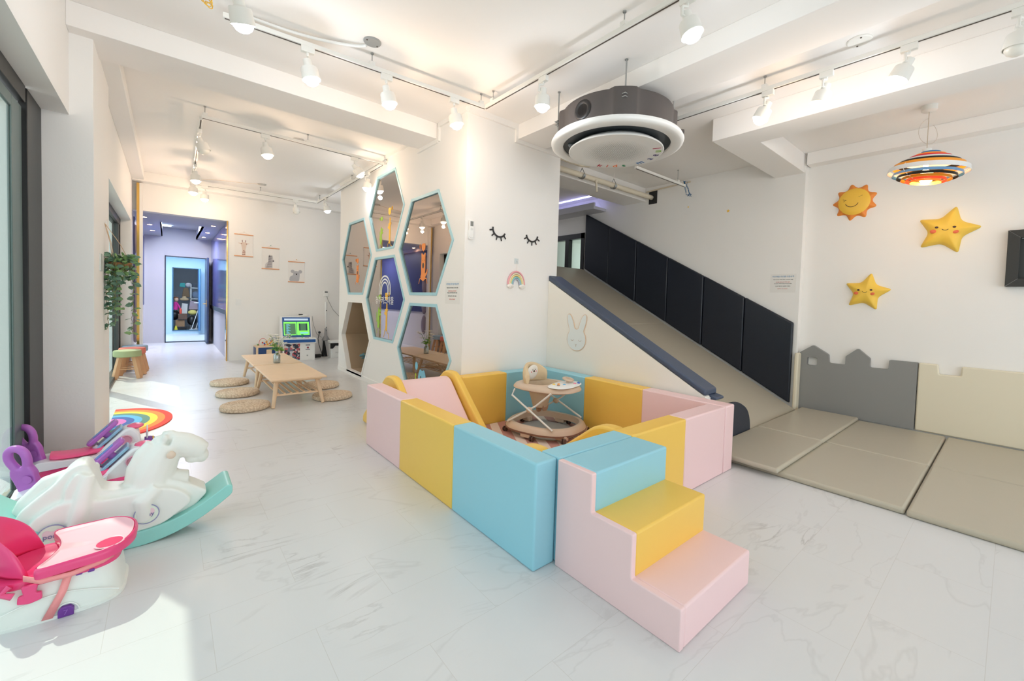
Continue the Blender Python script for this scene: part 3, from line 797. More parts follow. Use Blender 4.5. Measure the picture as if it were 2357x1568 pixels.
# foam steps
fs = thing('foam_steps', 'three-step foam stairs, pink sides with blue, yellow and pink treads', 'foam steps', (1.77, 1.10, 0))
for (ya, z0, z1, m) in ((-0.34, 0, 0.165, PINK), (-0.115, 0.165, 0.35, YEL), (0.11, 0.35, 0.53, BLU)):
    # each tread block reaches to the back
    MB().box(-0.286, 0.31, ya, 0.33, max(0, z0-0.02), z1).build({PINK: 'pink_step', YEL: 'yellow_step', BLU: 'blue_step'}[m], m, fs, bevel=0.010)
MB().prism(round_poly([(0.33, 0), (-0.34, 0), (-0.34, 0.165), (-0.115, 0.165), (-0.115, 0.350), (0.11, 0.350), (0.11, 0.530), (0.33, 0.530)], 0.008, 3), -0.315, -0.283, 'yz').build('side_panel', PINK, fs, bevel=0.005)

# A-shaped slide straddling the pen wall (pink bed between yellow rails)
def a_slide(label, loc, w, apex, front, back, h, rail, frontz=0.0, rz=0.0):
    t = thing('foam_slide', label, 'foam slide', loc, rz)
    pro = [(-front, 0), (-apex, h-0.05), (apex, h-0.05), (back, 0)]
    MB().prism(round_poly(pro, [0.0, 0.06, 0.06, 0.0], 5), -w/2+0.05, w/2-0.05, 'yz').build('slide_bed', PINK, t, bevel=0.01)
    rp = [(-front-0.06, 0), (-front-0.06, 0.07), (-apex-0.03, h), (apex+0.03, h), (back+0.06, 0.07), (back+0.06, 0)]
    for s in (-1, 1):
        MB().prism(round_poly(rp, [0.0, 0.05, 0.07, 0.07, 0.05, 0.0], 5), s*w/2-0.035, s*w/2+0.035, 'yz').build('side_rail', YEL, t, bevel=0.018)
    return t
a_slide('pink foam slide with yellow side rails leaning over the back of the pen', (1.86, 3.66, 0.0125), 0.60, 0.06, 0.62, 0.62, 0.575, 0.06)
ins = thing('foam_slide', 'small yellow foam slide inside the pen behind the blue section', 'foam slide', (1.86, 1.62, 0.0125))
rp = [(-0.03, 0), (-0.03, 0.50), (0.14, 0.50), (0.72, 0.06), (0.72, 0)]
for s in (-1, 1):
    MB().prism(round_poly(rp, [0, 0.05, 0.09, 0.03, 0], 5), s*0.33-0.05, s*0.33+0.05, 'yz').build('side_rail', YEL, ins, bevel=0.02)
MB().prism([(-0.03, 0), (-0.03, 0.42), (0.10, 0.42), (0.66, 0.02), (0.66, 0)], -0.29, 0.29, 'yz').build('slide_bed', YEL, ins, bevel=0.01)
# mats on the pen floor
rugm = bpy.data.materials.new('striped_play_mat'); rugm.use_nodes = True
_n = rugm.node_tree; _b = _n.nodes['Principled BSDF']; _tc = _n.nodes.new('ShaderNodeTexCoord'); _mp = _n.nodes.new('ShaderNodeMapping'); _mp.inputs['Rotation'].default_value = (0, 0, 0.5)
_w = _n.nodes.new('ShaderNodeTexWave'); _w.inputs['Scale'].default_value = 1.7; _c = _n.nodes.new('ShaderNodeValToRGB'); _c.color_ramp.interpolation = 'CONSTANT'
_c.color_ramp.elements[0].color = lin((196, 142, 130)); _c.color_ramp.elements[1].position = 0.55; _c.color_ramp.elements[1].color = lin((232, 212, 200))
_n.links.new(_tc.outputs['Object'], _mp.inputs[0]); _n.links.new(_mp.outputs[0], _w.inputs[0]); _n.links.new(_w.outputs[0], _c.inputs[0]); _n.links.new(_c.outputs[0], _b.inputs[0]); _b.inputs['Roughness'].default_value = 0.7
tag(MB().box(1.48, 3.30, 1.59, 3.53, 0.0, 0.012).build('play_mat', rugm, bevel=0.004), 'rose and cream striped play mat on the pen floor', 'mat')

# baby walker
wk = thing('baby_walker', 'beige baby walker with bear-face seat inside the play pen', 'baby walker', (2.88, 3.01, 0.012), -1.3)
def egg(n, a, b, k=0.0, p=2.6):
    out = []
    for i in range(n):
        t = 2*PI*i/n
        c, s = math.cos(t), math.sin(t)
        out.append((a*abs(c)**(2/p)*(1 if c > 0 else -1), (b+k*c)*abs(s)**(2/p)*(1 if s > 0 else -1)))
    return out
# base ring: wide rounded tube
bo, bi = egg(56, 0.35, 0.33, -0.02), egg(56, 0.275, 0.25, -0.02)
b = MB(); n = 56
rings = [[(x, y, 0.065) for x, y in egg(n, 0.385, 0.355, -0.02)], [(x, y, 0.10) for x, y in egg(n, 0.370, 0.340, -0.02)], [(x, y, 0.122) for x, y in egg(n, 0.345, 0.315, -0.02)], [(x, y, 0.118) for x, y in egg(n, 0.318, 0.288, -0.02)], [(x, y, 0.06) for x, y in egg(n, 0.312, 0.282, -0.02)], [(x, y, 0.06) for x, y in egg(n, 0.335, 0.305, -0.02)]]
vs = [p for r in rings for p in r]; fs_ = []
for i in range(6):
    for j in range(n): fs_.append((i*n+j, i*n+(j+1) % n, ((i+1) % 6)*n+(j+1) % n, ((i+1) % 6)*n+j))
b.add(vs, fs_); b.build('base_ring', TAN, wk, angle=0.9)
MB().prism(egg(40, 0.31, 0.28, -0.02), 0.002, 0.012, 'xy').build('grey_floor_disc', mat('disc_grey', (176, 176, 174), 0.8), wk)  # flat grey disc low inside the base ring
b = MB(); rings = [[(x, y, z) for x, y in egg(n, a, c, -0.02)] for a, c, z in ((0.388, 0.358, 0.052), (0.390, 0.360, 0.068), (0.382, 0.352, 0.068), (0.38, 0.35, 0.052))]
vs = [p for r in rings for p in r]; fs_ = []
for i in range(4):
    for j in range(n): fs_.append((i*n+j, i*n+(j+1) % n, ((i+1) % 4)*n+(j+1) % n, ((i+1) % 4)*n+j))
b.add(vs, fs_); b.build('rubber_edge', BRN, wk)
for x, y in ((-0.33, 0.14), (-0.33, -0.14), (0.29, 0.20), (0.29, -0.20), (-0.02, -0.325), (-0.02, 0.325)):
    f = MB().box(x-0.055, x+0.055, y-0.03, y+0.03, 0.018, 0.065).build('wheel_block', TAN, wk, bevel=0.006)
for x, y in ((-0.375, 0.12), (-0.32, -0.26), (0.06, -0.36), (0.33, -0.24), (0.33, 0.24), (0.06, 0.36)):
    wl = MB().cyl((x-0.018, y, 0.024), (x-0.006, y, 0.024), 0.024).cyl((x+0.006, y, 0.024), (x+0.018, y, 0.024), 0.024).cyl((x-0.006, y, 0.024), (x+0.006, y, 0.024), 0.010).build('wheel', mat('wheel_brown', (92, 66, 56), 0.4), wk)
for s in (-1, 1):
    y = 0.262*s
    MB().tube([(-0.24, y*0.86, 0.43), (-0.25, y*0.98, 0.37), (0.24, y*1.12, 0.115)], 0.0095, n=10).build('leg_tube', WMET, wk)
    MB().tube([(0.18, y*0.9, 0.44), (0.02, y*.92, 0.30), (-0.27, y*1.10, 0.115)], 0.0095, n=10).build('leg_tube', WMET, wk)
    MB().ball((-0.045, y*0.97, 0.255), (0.035, 0.022, 0.03)).build('pivot_joint', TAN, wk)
# upper tray
def slab(name, a, bb, k, z0, z1, m, cx=0, cy=0, rr=0.03, hole=None, parent=wk, n=56):
    prof = [(1.0-rr*1.2/a, z0), (1.0, z0+rr*0.4), (1.0, z0+(z1-z0)*0.5), (1.0-0.4*rr/a, z1-rr*0.2), (1.0-rr*1.2/a, z1)]
    rings = [[(cx+x*s, cy+y*s, z) for x, y in egg(n, a, bb, k)] for s, z in prof]
    if hole:
        rings.append([(cx+x, cy+y, z1) for x, y in hole]); rings.append([(cx+x, cy+y, z0) for x, y in hole]); rings.append(rings[0])
        return MB().loft(rings, caps=False).build(name, m, parent, angle=0.8)
    return MB().loft(rings).build(name, m, parent, angle=0.8)
slab('upper_tray', 0.335, 0.265, -0.02, 0.42, 0.485, TAN, rr=0.05, hole=[(x-0.08, y) for x, y in egg(56, 0.15, 0.17)])
slab('toy_tray', 0.12, 0.225, 0.0, 0.476, 0.505, WPL, cx=0.195, rr=0.03)
# seat sling with leg gap
prof = []
for i in range(9):
    t = i/8
    prof.append([(x*(1-0.55*t)-0.08, y*(1-0.55*t), 0.48-0.24*t**1.5) for x, y in egg(40, 0.148, 0.168)])
MB().loft(prof, caps=False).build('seat_sling', mat('beige_cloth', (206, 186, 160), 0.8, bump=0.2, scale=60), wk)
MB().prism(round_poly([(-0.04, 0.30), (0.04, 0.30), (0.055, 0.24), (0.03, 0.18), (-0.03, 0.18), (-0.055, 0.24)], 0.02), -0.10, -0.085, 'yz').prism(round_poly([(-0.04, 0.30), (0.04, 0.30), (0.055, 0.24), (0.03, 0.20), (-0.03, 0.20), (-0.055, 0.24)], 0.02), -0.03, -0.015, 'yz').build('crotch_flap', mat('piped_cloth', (188, 150, 124), 0.8), wk)
# curved back rest
rg = []
for i in range(17):
    a = PI*0.62 + (PI*0.76)*i/16
    c, s = math.cos(a), math.sin(a)
    hgt = 0.20*math.sin(PI*(0.12+0.76*i/16))**0.7
    o_, i_ = 0.195, 0.165
    rg.append([(-0.05+o_*c, o_*1.1*s, 0.47), (-0.05+(o_+.02)*c, (o_+.02)*1.1*s, 0.48+hgt*0.6), (-0.05+(o_-.005)*c, (o_-.005)*1.1*s, 0.485+hgt), (-0.05+(i_-.01)*c, (i_-.01)*1.1*s, 0.48+hgt*0.96), (-0.05+(i_-.015)*c, (i_-.015)*1.1*s, 0.48+hgt*0.5), (-0.05+i_*c, i_*1.1*s, 0.46)])
bk = MB().loft(rg).build('seat_back', mat('cream_cloth', (222, 200, 164), 0.8, bump=0.2, scale=60), wk, sub=1)
fm = Matrix.Translation((-0.186, 0.0, 0.572)) @ Matrix.Rotation(PI/2, 4, 'Z') @ Matrix.Rotation(PI/2+0.08, 4, 'X')
face = MB().puff(circle(0, 0, 0.105, 30, 0.075), 0.018, 5, fm)
fo = face.build('bear_face', mat('bear_white', (238, 234, 226), 0.8), wk)
def dd(parent, name, mt, lst, fmx):
    b = MB()
    for x, y, rx, ry, z in lst: b.ball((0, 0, 0), (rx, ry, 0.004), 12, fmx @ Matrix.Translation((x, y, z)))
    return b.build(name, mt, parent)
dd(fo, 'nose', DBRN, [(0.0, 0.012, 0.014, 0.011, 0.019)], fm)
dd(fo, 'eyes', BLKP, [(-0.024, 0.028, 0.005, 0.006, 0.017), (0.024, 0.028, 0.005, 0.006, 0.017)], fm)
dd(fo, 'cheeks', mat('cheek_pink', (236, 130, 140), 0.6), [(-0.042, 0.008, 0.012, 0.007, 0.015), (0.042, 0.008, 0.012, 0.007, 0.015)], fm)
MB().lathe([(0.03, 0), (0.055, 0), (0.06, 0.008), (0.055, 0.016), (0.03, 0.016)], 32, Matrix.Translation((0.19, 0.07, 0.53)) @ Matrix.Rotation(0.2, 4, 'Y'), closed=True).box(0.13, 0.25, 0.062, 0.078, 0.532, 0.544).cyl((0.19, 0.07, 0.50), (0.19, 0.07, 0.54), 0.018).build('toy_wheel', TAN, wk)
for nm, x, y, c in (('yellow_button', 0.14, -0.12, (240, 200, 70)), ('orange_button', 0.17, -0.08, (240, 150, 60)), ('blue_button', 0.22, -0.06, (110, 180, 220)), ('pink_button', 0.27, 0.06, (240, 150, 170)), ('deep_blue_button', 0.28, 0.12, (50, 110, 200)), ('brown_button', 0.20, -0.14, (160, 130, 110))):
    MB().ball((x, y, 0.505), (0.016, 0.014, 0.010), 12).build(nm, mat('toy_'+nm, c, 0.3), wk)

# ================================================================ floor mats and padding on the right
def folded_mat(label, x0, x1, y0, y1, z0, z1, xf, lift=0.0):
    t = thing('floor_mat', label, 'floor mat', ((x0+x1)/2, (y0+y1)/2, z0), 0, 'taupe folding floor mats')
    cx, cy = (x0+x1)/2, (y0+y1)/2
    for a, b in ((x0, xf-0.004), (xf+0.004, x1)):
        n = 10; rr = 0.02
        mb = MB().box(a-cx, b-cx, y0-cy, y1-cy, 0, z1-z0)
        mb.build('mat_panel', MATM, t, bevel=0.018, seg=4)
    MB().box(xf-cx-0.004, xf-cx+0.004, y0-cy+0.01, y1-cy-0.01, 0.004, z1-z0-0.010).build('fold_seam', MATM, t)
    return t
folded_mat('taupe folding mat on the floor, in the middle below the castle padding', 3.60, 6.10, 0.402, 1.74, 0, 0.045, 4.80)
folded_mat('taupe folding mat on the floor, nearest to the viewer at the right edge', 3.585, 6.10, -0.95, 0.394, 0, 0.045, 4.83)
folded_mat('short taupe folding mat lying on top at the foot of the slide', 3.52, 6.06, 1.12, 1.70, 0.046, 0.085, 4.66)

def wallpad(parent, name, pts, r, m, x, th, holes=None, bevel=0.016):
    poly = round_poly([RW(*p) for p in pts], r)
    hs = [round_poly([RW(*p) for p in h], 0.02) for h in (holes or [])]
    if hs:
        inner = [[(p[0], p[1]) for p in h] for h in hs]
        o = MB().prism([(a, b) for a, b in poly], x-th-0.002, x-0.002, 'yz', holes=inner).build(name, m, parent, bevel=0.006, seg=2)
    else:
        o = MB().prism(poly, x-th-0.002, x-0.002, 'yz').build(name, m, parent, bevel=bevel, seg=3)
    return o
g = wallpad(None, 'castle_padding', [(1.835, 0.0), (1.835, 0.745), (1.686, 0.856), (1.515, 0.750), (1.507, 0.644), (1.338, 0.644), (1.338, 0.750), (1.221, 0.860), (1.100, 0.752), (1.098, 0.642), (0.927, 0.646), (0.924, 0.757), (0.678, 0.757), (0.680, 0.0)],
            [0, .01, .02, .01, .02, .02, .01, .02, .01, .02, .02, .015, .01, 0], GREYV, CX, 0.05, holes=[[(1.745, 0.59), (1.635, 0.59), (1.635, 0.695), (1.745, 0.695)][::-1]])
tag(g, 'grey castle-shaped wall padding with towers and a small window hole', 'wall padding')
g = wallpad(None, 'castle_padding', [(0.672, 0.0), (0.672, 0.757), (0.515, 0.757), (0.505, 0.652), (0.340, 0.655), (0.337, 0.757), (-0.9, 0.757), (-0.9, 0.0)], [0, .015, .015, .015, .015, .015, .015, 0], CREAM, CX, 0.05)
tag(g, 'cream castle-shaped wall padding with one notch, at the right edge', 'wall padding')
g = MB().prism(round_poly([(6.0, 0.0), (6.118, 0.0), (6.118, 0.76), (6.0, 0.76)], [0, 0, .02, .02]), 1.745, 1.79, 'xz').build('corner_padding', CREAM, bevel=0.014)
tag(g, 'narrow cream padding on the corner between slide panels and grey castle', 'wall padding')

# slide
def slz(y): return 0.52*(y-1.65)
sl_ = thing('big_slide', 'wide taupe vinyl slide coming down from the upper floor', 'slide', (4.84, 1.75, 0))
def sp(y, dz=0.0): return (y-1.75, slz(y)+dz)
MB().prism([sp(1.745), sp(3.62), sp(3.62, -0.12), (sp(1.745)[0]+0.1, 0.0), (sp(1.745)[0], 0.0)], -1.215, 1.155, 'yz').build('lower_panel', MATM, sl_, bevel=0.01)
MB().prism([sp(3.63), sp(5.42), sp(5.42, -0.12), sp(3.63, -0.12)], -1.215, 1.155, 'yz').build('upper_panel', MATM, sl_, bevel=0.01)
# black panels along the slide wall
edges = [5.40, 4.82, 4.226, 3.625, 3.026, 2.432, 1.825]
NB = mat('black_navy_vinyl', (22, 29, 42), 0.38, bump=0.08, scale=40)
where = ['topmost, next to the upstairs window', 'second from the top', 'third from the top', 'third from the bottom', 'second from the bottom', 'lowest, beside the cream corner padding']
for i in range(6):
    a, b = edges[i], edges[i+1]
    o = MB().prism([(b+0.003, slz(b)+0.02), (a-0.003, slz(a)+0.02), (a-0.003, slz(a)+1.05), (b+0.003, slz(b)+1.05)], WX-0.055-0.004*(i % 2), WX-0.002, 'yz').build('slide_wall_panel', NB, bevel=0.018, seg=4)
    tag(o, 'black padded panel on the slide wall, ' + where[i], 'wall panel', 'black slide wall panels')
rl = thing('slide_rail', 'navy padded rail sloping along the top of the white slide side', 'padded rail', (3.6, 1.70, 0))
def rr_(y): return 0.545+0.5175*(y-1.70)
MB().prism([(0.0, rr_(1.70)-0.01), (2.0, rr_(3.70)-0.01), (2.0, rr_(3.70)+0.05), (0.0, rr_(1.70)+0.045)], -0.105, 0.115, 'yz').build('cushion', NAVY2, rl, bevel=0.016)
MB().prism([(-0.06, 0.50), (0.03, 0.50), (0.03, rr_(1.70)), (-0.06, rr_(1.70)-0.02)], -0.02, 0.13, 'yz').build('end_cushion', NAVY2, rl, bevel=0.012)
MB().prism([(-0.01, 0.0), (0.03, 0.0), (0.03, 0.52), (-0.01, 0.52)], -0.095, 0.025, 'yz').build('end_board', WHITE, rl)
nb = MB().prism(round_poly([(3.66, 0.0), (4.50, 0.0), (4.50, 0.16), (4.42, 0.30), (4.20, 0.40), (3.66, 0.40)], [0, 0.02, .1, .1, .1, .02], 5), 1.70, 1.745, 'xz').build('round_bumper', NAVY, bevel=0.02)
tag(nb, 'dark navy round-topped bumper at the left foot of the slide', 'bumper pad')

# ================================================================ wall decorations
def star_pts(R, r, a0, n=5): return [((R if i % 2 == 0 else r)*math.cos(a0+PI*i/n), (R if i % 2 == 0 else r)*math.sin(a0+PI*i/n)) for i in range(2*n)]
def wall_pt(y, z): return RW(y, z)
# sun
y, z = RW(1.345, 2.652)
su = thing('sun_decoration', 'orange and yellow smiling sun decoration on the right wall', 'wall decoration', mw=face_x(CX-0.001, y, z))
pts = []
for i in range(9):
    a = 0.35+2*PI*i/9
    pts.append((0.235*math.cos(a), 0.235*math.sin(a))); a += PI/9; pts.append((0.152*math.cos(a), 0.152*math.sin(a)))
MB().puff(round_poly(pts, 0.045, 4), 0.05, 6).build('rays', SUNO, su, angle=1.5)
MB().puff(circle(0, 0, 0.155, 40), 0.028, 6, back=0.034).build('disc', SUNY, su, angle=1.5)
ZF = 0.066
MB().tube([(-0.015+0.062*math.cos(a), -0.01+0.052*math.sin(a), ZF-0.002) for a in [PI*1.08+j*PI*0.84/10 for j in range(11)]], 0.0028, n=6).build('mouth', DBRN, su)
b = MB()
b.tube([(-0.105, 0.035, ZF-.012), (-0.07, 0.025, ZF-.006), (-0.10, 0.008, ZF-.012)], 0.0028, n=6).tube([(0.082, 0.062, ZF-.012), (0.045, 0.045, ZF-.008), (0.085, 0.035, ZF-.012)], 0.0028, n=6)
b.build('eyes', DBRN, su)
b = MB()
for cx, cy in ((-0.088, -0.018), (0.085, 0.012)):
    b.tube([(cx-0.02+0.0066*j, cy+(0.006 if j % 2 else -0.008), ZF-0.014) for j in range(7)], 0.0022, n=5)
b.build('cheeks', CORAL, su)
# stars
def star(label, y, z, R, a0, fr):
    y, z = RW(y, z)
    t = thing('star_decoration', label, 'wall decoration', mw=face_x(CX-0.001, y, z), group='yellow stars on the right wall')
    MB().puff(round_poly(star_pts(R, R*0.52, a0), [R*0.14, R*0.16]*5, 5), R*0.30, 9).build('cushion', mat('star_yellow', (244, 202, 78), 0.5), t, angle=1.6)
    k = R/0.27; zf = R*0.292
    F = Matrix.Rotation(fr, 4, 'Z')
    dd(t, 'eyes', DBRN, [(-0.075*k, 0.025*k, 0.015*k, 0.011*k, zf-0.001), (0.06*k, 0.03*k, 0.015*k, 0.011*k, zf-0.001)], F)
    dd(t, 'cheeks', CORAL, [(-0.098*k, -0.018*k, 0.026*k, 0.021*k, zf-0.008*k), (0.075*k, -0.018*k, 0.026*k, 0.021*k, zf-0.006*k)], F)
    MB().tube([F @ Vector((-0.006*k+0.026*k*math.cos(a), 0.012*k+0.016*k*math.sin(a), R*0.302)) for a in [PI*1.1+j*PI*0.8/8 for j in range(9)]], 0.0026*k, n=6).build('mouth', DBRN, t)
star('larger yellow star cushion with a smiling face, higher on the right wall', 0.522, 2.215, 0.262, 1.32, -0.10)
star('smaller yellow star cushion with a smiling face, lower on the right wall', 1.180, 1.545, 0.232, 1.40, -0.04)
# picture frame at the right edge
y0, z0 = RW(0.078, 1.603); y1, z1 = RW(0.078, 2.162)
fr = thing('picture_frame', 'black deep box frame cut by the right edge of the photo', 'picture frame', mw=face_x(CX, y0-0.35, (z0+z1)/2))
hh = (z1-z0)/2
FB = mat('black_frame', (50, 50, 48), 0.55, bump=0.05)
MB().prism([(-0.35, -hh), (0.35, -hh), (0.35, hh), (-0.35, hh)], 0, 0.06, 'xy', holes=[[(-0.27, -hh+0.075), (0.27, -hh+0.075), (0.27, hh-0.075), (-0.27, hh-0.075)]]).build('frame', FB, fr, bevel=0.004)
MB().box(-0.27, 0.27, -hh+0.07, hh-0.07, 0.0, 0.01).build('backing', mat('frame_back', (60, 62, 60), 0.6), fr)
b = MB()
for s in (-1, 1): b.tube([(-0.35, s*hh, 0.0605), (-0.27, s*(hh-0.075), 0.0605)], 0.0012, n=4)
b.box(-0.26, -0.20, hh-0.085, hh-0.08, 0.03, 0.05)
b.build('mitre_lines', STEEL, fr)
# small star stickers
for lab, yy, zz, r in (('small yellow star sticker on the slide wall, the larger right-hand one', 2.841, 2.741, 0.026), ('tiny yellow star sticker on the slide wall, left of the larger one', 3.478, 2.895, 0.015)):
    y, z = RW(yy, zz)
    t = MB().prism(star_pts(r, r*0.45, PI/2), 0, 0.002, 'xy', m=face_x(WX, y, z)).build('star_sticker', SUNY, smooth=False)
    tag(t, lab, 'sticker', 'star stickers on the slide wall')
# notices
def notice(label, mw, w, h, s=1.0):
    t = thing('notice', label, 'notice', mw=mw, group='printed notices')
    MB().box(-w/2, w/2, -h/2, h/2, 0, 0.0015).build('sheet', mat('paper', (236, 234, 230), 0.6), t, smooth=False)
    text_obj('키즈마을 키즈룸 이용규칙', w*0.080, 'heading', mat('notice_blue', (110, 160, 200), 0.6), t, Matrix.Translation((0, h*0.36, 0.002)))
    rows = [('이용시간을 지켜주세요 보호자와 함께', (120, 120, 120), 0.20), ('음식물 반입 금지 뛰지 않기', (214, 130, 120), 0.06), ('장난감은 제자리에 정리해 주세요', (120, 120, 120), -0.02), ('소중한 물건은 보관해 주세요', (120, 120, 120), -0.16), ('즐거운 시간 되세요', (220, 130, 130), -0.30)]
    for i, (tx, c, yy) in enumerate(rows):
        text_obj(tx, w*0.050, 'text_line', mat('notice_ink_%d' % (c[0] > 200), c, 0.6), t, Matrix.Translation((0, h*yy, 0.002)))
    return t
y, z = RW(2.061, 1.659)
notice('printed notice on the slide wall near the right corner', face_x(WX, y, z), 0.30, 0.24)
notice('printed notice on the wall edge right of the hexagons', face_x(2.30, 3.92, 1.375), 0.30, 0.245)
# eyelashes
def lash(label, x, z, rot, sc=1.0):
    t = thing('eyelash_decoration', label, 'wall decoration', mw=face_y(x, 3.70, z) @ Matrix.Rotation(rot, 4, 'Z'), group='black eyelash decorations')
    arc = [(0.088*math.cos(a)*sc, 0.055+0.085*math.sin(a)*sc, 0.006) for a in [PI*1.06+j*PI*0.88/14 for j in range(15)]]
    MB().tube(arc, 0.0095, n=8, flat=0.6).build('lid', BLKP, t)
    b = MB()
    for k in (0.12, 0.30, 0.5, 0.70, 0.88):
        a = PI*1.06+PI*0.88*k
        p = Vector((0.088*math.cos(a)*sc, 0.055+0.085*math.sin(a)*sc, 0.006)); d = Vector((math.cos(a), math.sin(a), 0))
        b.tube([p, p+d*0.045], [0.008, 0.007], n=8, flat=0.6)
    b.build('lashes', BLKP, t)
lash('black sleepy eyelash decoration on the white wall, left of the pair', 2.716, 2.03, -0.32)
lash('black sleepy eyelash decoration on the white wall, right of the pair', 3.206, 2.03, 0.0)
# rainbow hanging
rb = thing('rainbow_ornament', 'clay rainbow ornament with clouds hanging from a clear hook', 'wall ornament', mw=face_y(2.985, 3.70, 1.50))
for r, c, nm in ((0.118, (236, 168, 176), 'pink_arch'), (0.100, (240, 228, 200), 'cream_arch'), (0.083, (242, 218, 150), 'yellow_arch'), (0.066, (150, 205, 205), 'teal_arch'), (0.050, (176, 184, 204), 'lilac_arch')):
    MB().tube([(r*math.cos(a), r*1.25*math.sin(a)-0.01, 0.012) for a in [j*PI/16 for j in range(17)]], 0.0092, n=8).build(nm, mat('clay_'+nm, c, 0.6), rb)
for s in (-1, 1):
    b = MB()
    for dx, dy, r in ((0, 0, 0.024), (0.024, -0.006, 0.02), (-0.024, -0.005, 0.02), (0.01, -0.018, 0.018), (-0.012, -0.018, 0.018)): b.ball((s*0.086+dx, -0.022+dy, 0.015), r, 12)
    b.build('cloud', mat('cloud_white', (240, 236, 232), 0.7), rb)
MB().box(-0.028, 0.028, 0.225, 0.285, 0, 0.004).tube([(0, 0.26, 0.004), (0, 0.245, 0.012), (0.004, 0.24, 0.016), (0, 0.25, 0.02)], 0.003, n=6).build('hook', mat('clear_hook', (214, 222, 224), 0.2), rb)
MB().cyl((0, 0.13, 0.012), (0, 0.245, 0.014), 0.0015, n=6).build('string', mat('string', (230, 214, 200), 0.7), rb)
# remote control
rc = thing('remote_control', 'white air conditioner remote in its holder beside the notice', 'remote control', mw=face_y(2.365, 3.70, 2.03))
MB().prism(round_poly([(-0.026, -0.09), (0.026, -0.09), (0.026, 0.09), (-0.026, 0.09)], [.024, .024, .008, .008]), 0.004, 0.026, 'xy').build('body', WPL, rc, bevel=0.004)
MB().prism(round_poly([(-0.034, -0.105), (0.034, -0.105), (0.032, -0.01), (-0.032, -0.01)], .02), 0.0, 0.020, 'xy').build('holder', WPL, rc, bevel=0.004)
MB().box(-0.017, 0.017, 0.03, 0.078, 0.026, 0.0275).build('display', mat('lcd', (120, 124, 122), 0.3), rc)
MB().lathe([(0.014, 0.026), (0.014, 0.028), (0.001, 0.028)], 20, Matrix.Translation((0, 0.0, 0))).build('button', mat('button_grey', (220, 222, 222), 0.4), rc)
# bunny
bn = thing('bunny_mirror', 'pale bunny-head plaque with wooden outline on the slide side', 'wall decoration', mw=face_x(3.50, 3.212, 0.915))
def bunny(s, g):
    out = []
    ear = lambda cx, sgn: [(cx+sgn*0.0, 0)]
    # right half from chin up, then mirrored
    half = [(0.0, -0.145-g), (0.06, -0.137-g), (0.112, -0.10-g*.7), (0.138+g, -0.045), (0.132+g, 0.02), (0.098+g*.8, 0.075), (0.118+g, 0.12), (0.140+g, 0.19), (0.140+g, 0.25), (0.118, 0.262+g), (0.085-g*.3, 0.235+g), (0.052-g, 0.17), (0.034-g, 0.10+g*.3), (0.0, 0.088+g)]
    full = half + [(-x, y) for x, y in reversed(half[1:-1])]
    return round_poly(full, 0.03, 3)
MB().prism(bunny(1, 0.0), 0, 0.010, 'xy', holes=None).build('plaque', mat('bunny_pale', (226, 232, 232), 0.25), bn)
MB().prism(bunny(1, 0.010), 0, 0.006, 'xy').build('wood_outline', mat('wood_outline', (222, 196, 172), 0.5), bn)
b = MB()
for s in (-1, 1):
    b.tube([(s*0.058+0.020*math.cos(a), -0.022+0.016*math.sin(a), 0.0105) for a in [PI*1.05+j*PI*0.9/6 for j in range(7)]], 0.0025, n=6)
b.tube([(-0.010, -0.075, 0.0105), (0, -0.088, 0.0105), (0.010, -0.075, 0.0105)], 0.0025, n=6).tube([(0, -0.088, 0.0105), (0, -0.104, 0.0105)], 0.0025, n=6)
b.build('face_lines', mat('face_line', (196, 176, 160), 0.6), bn)
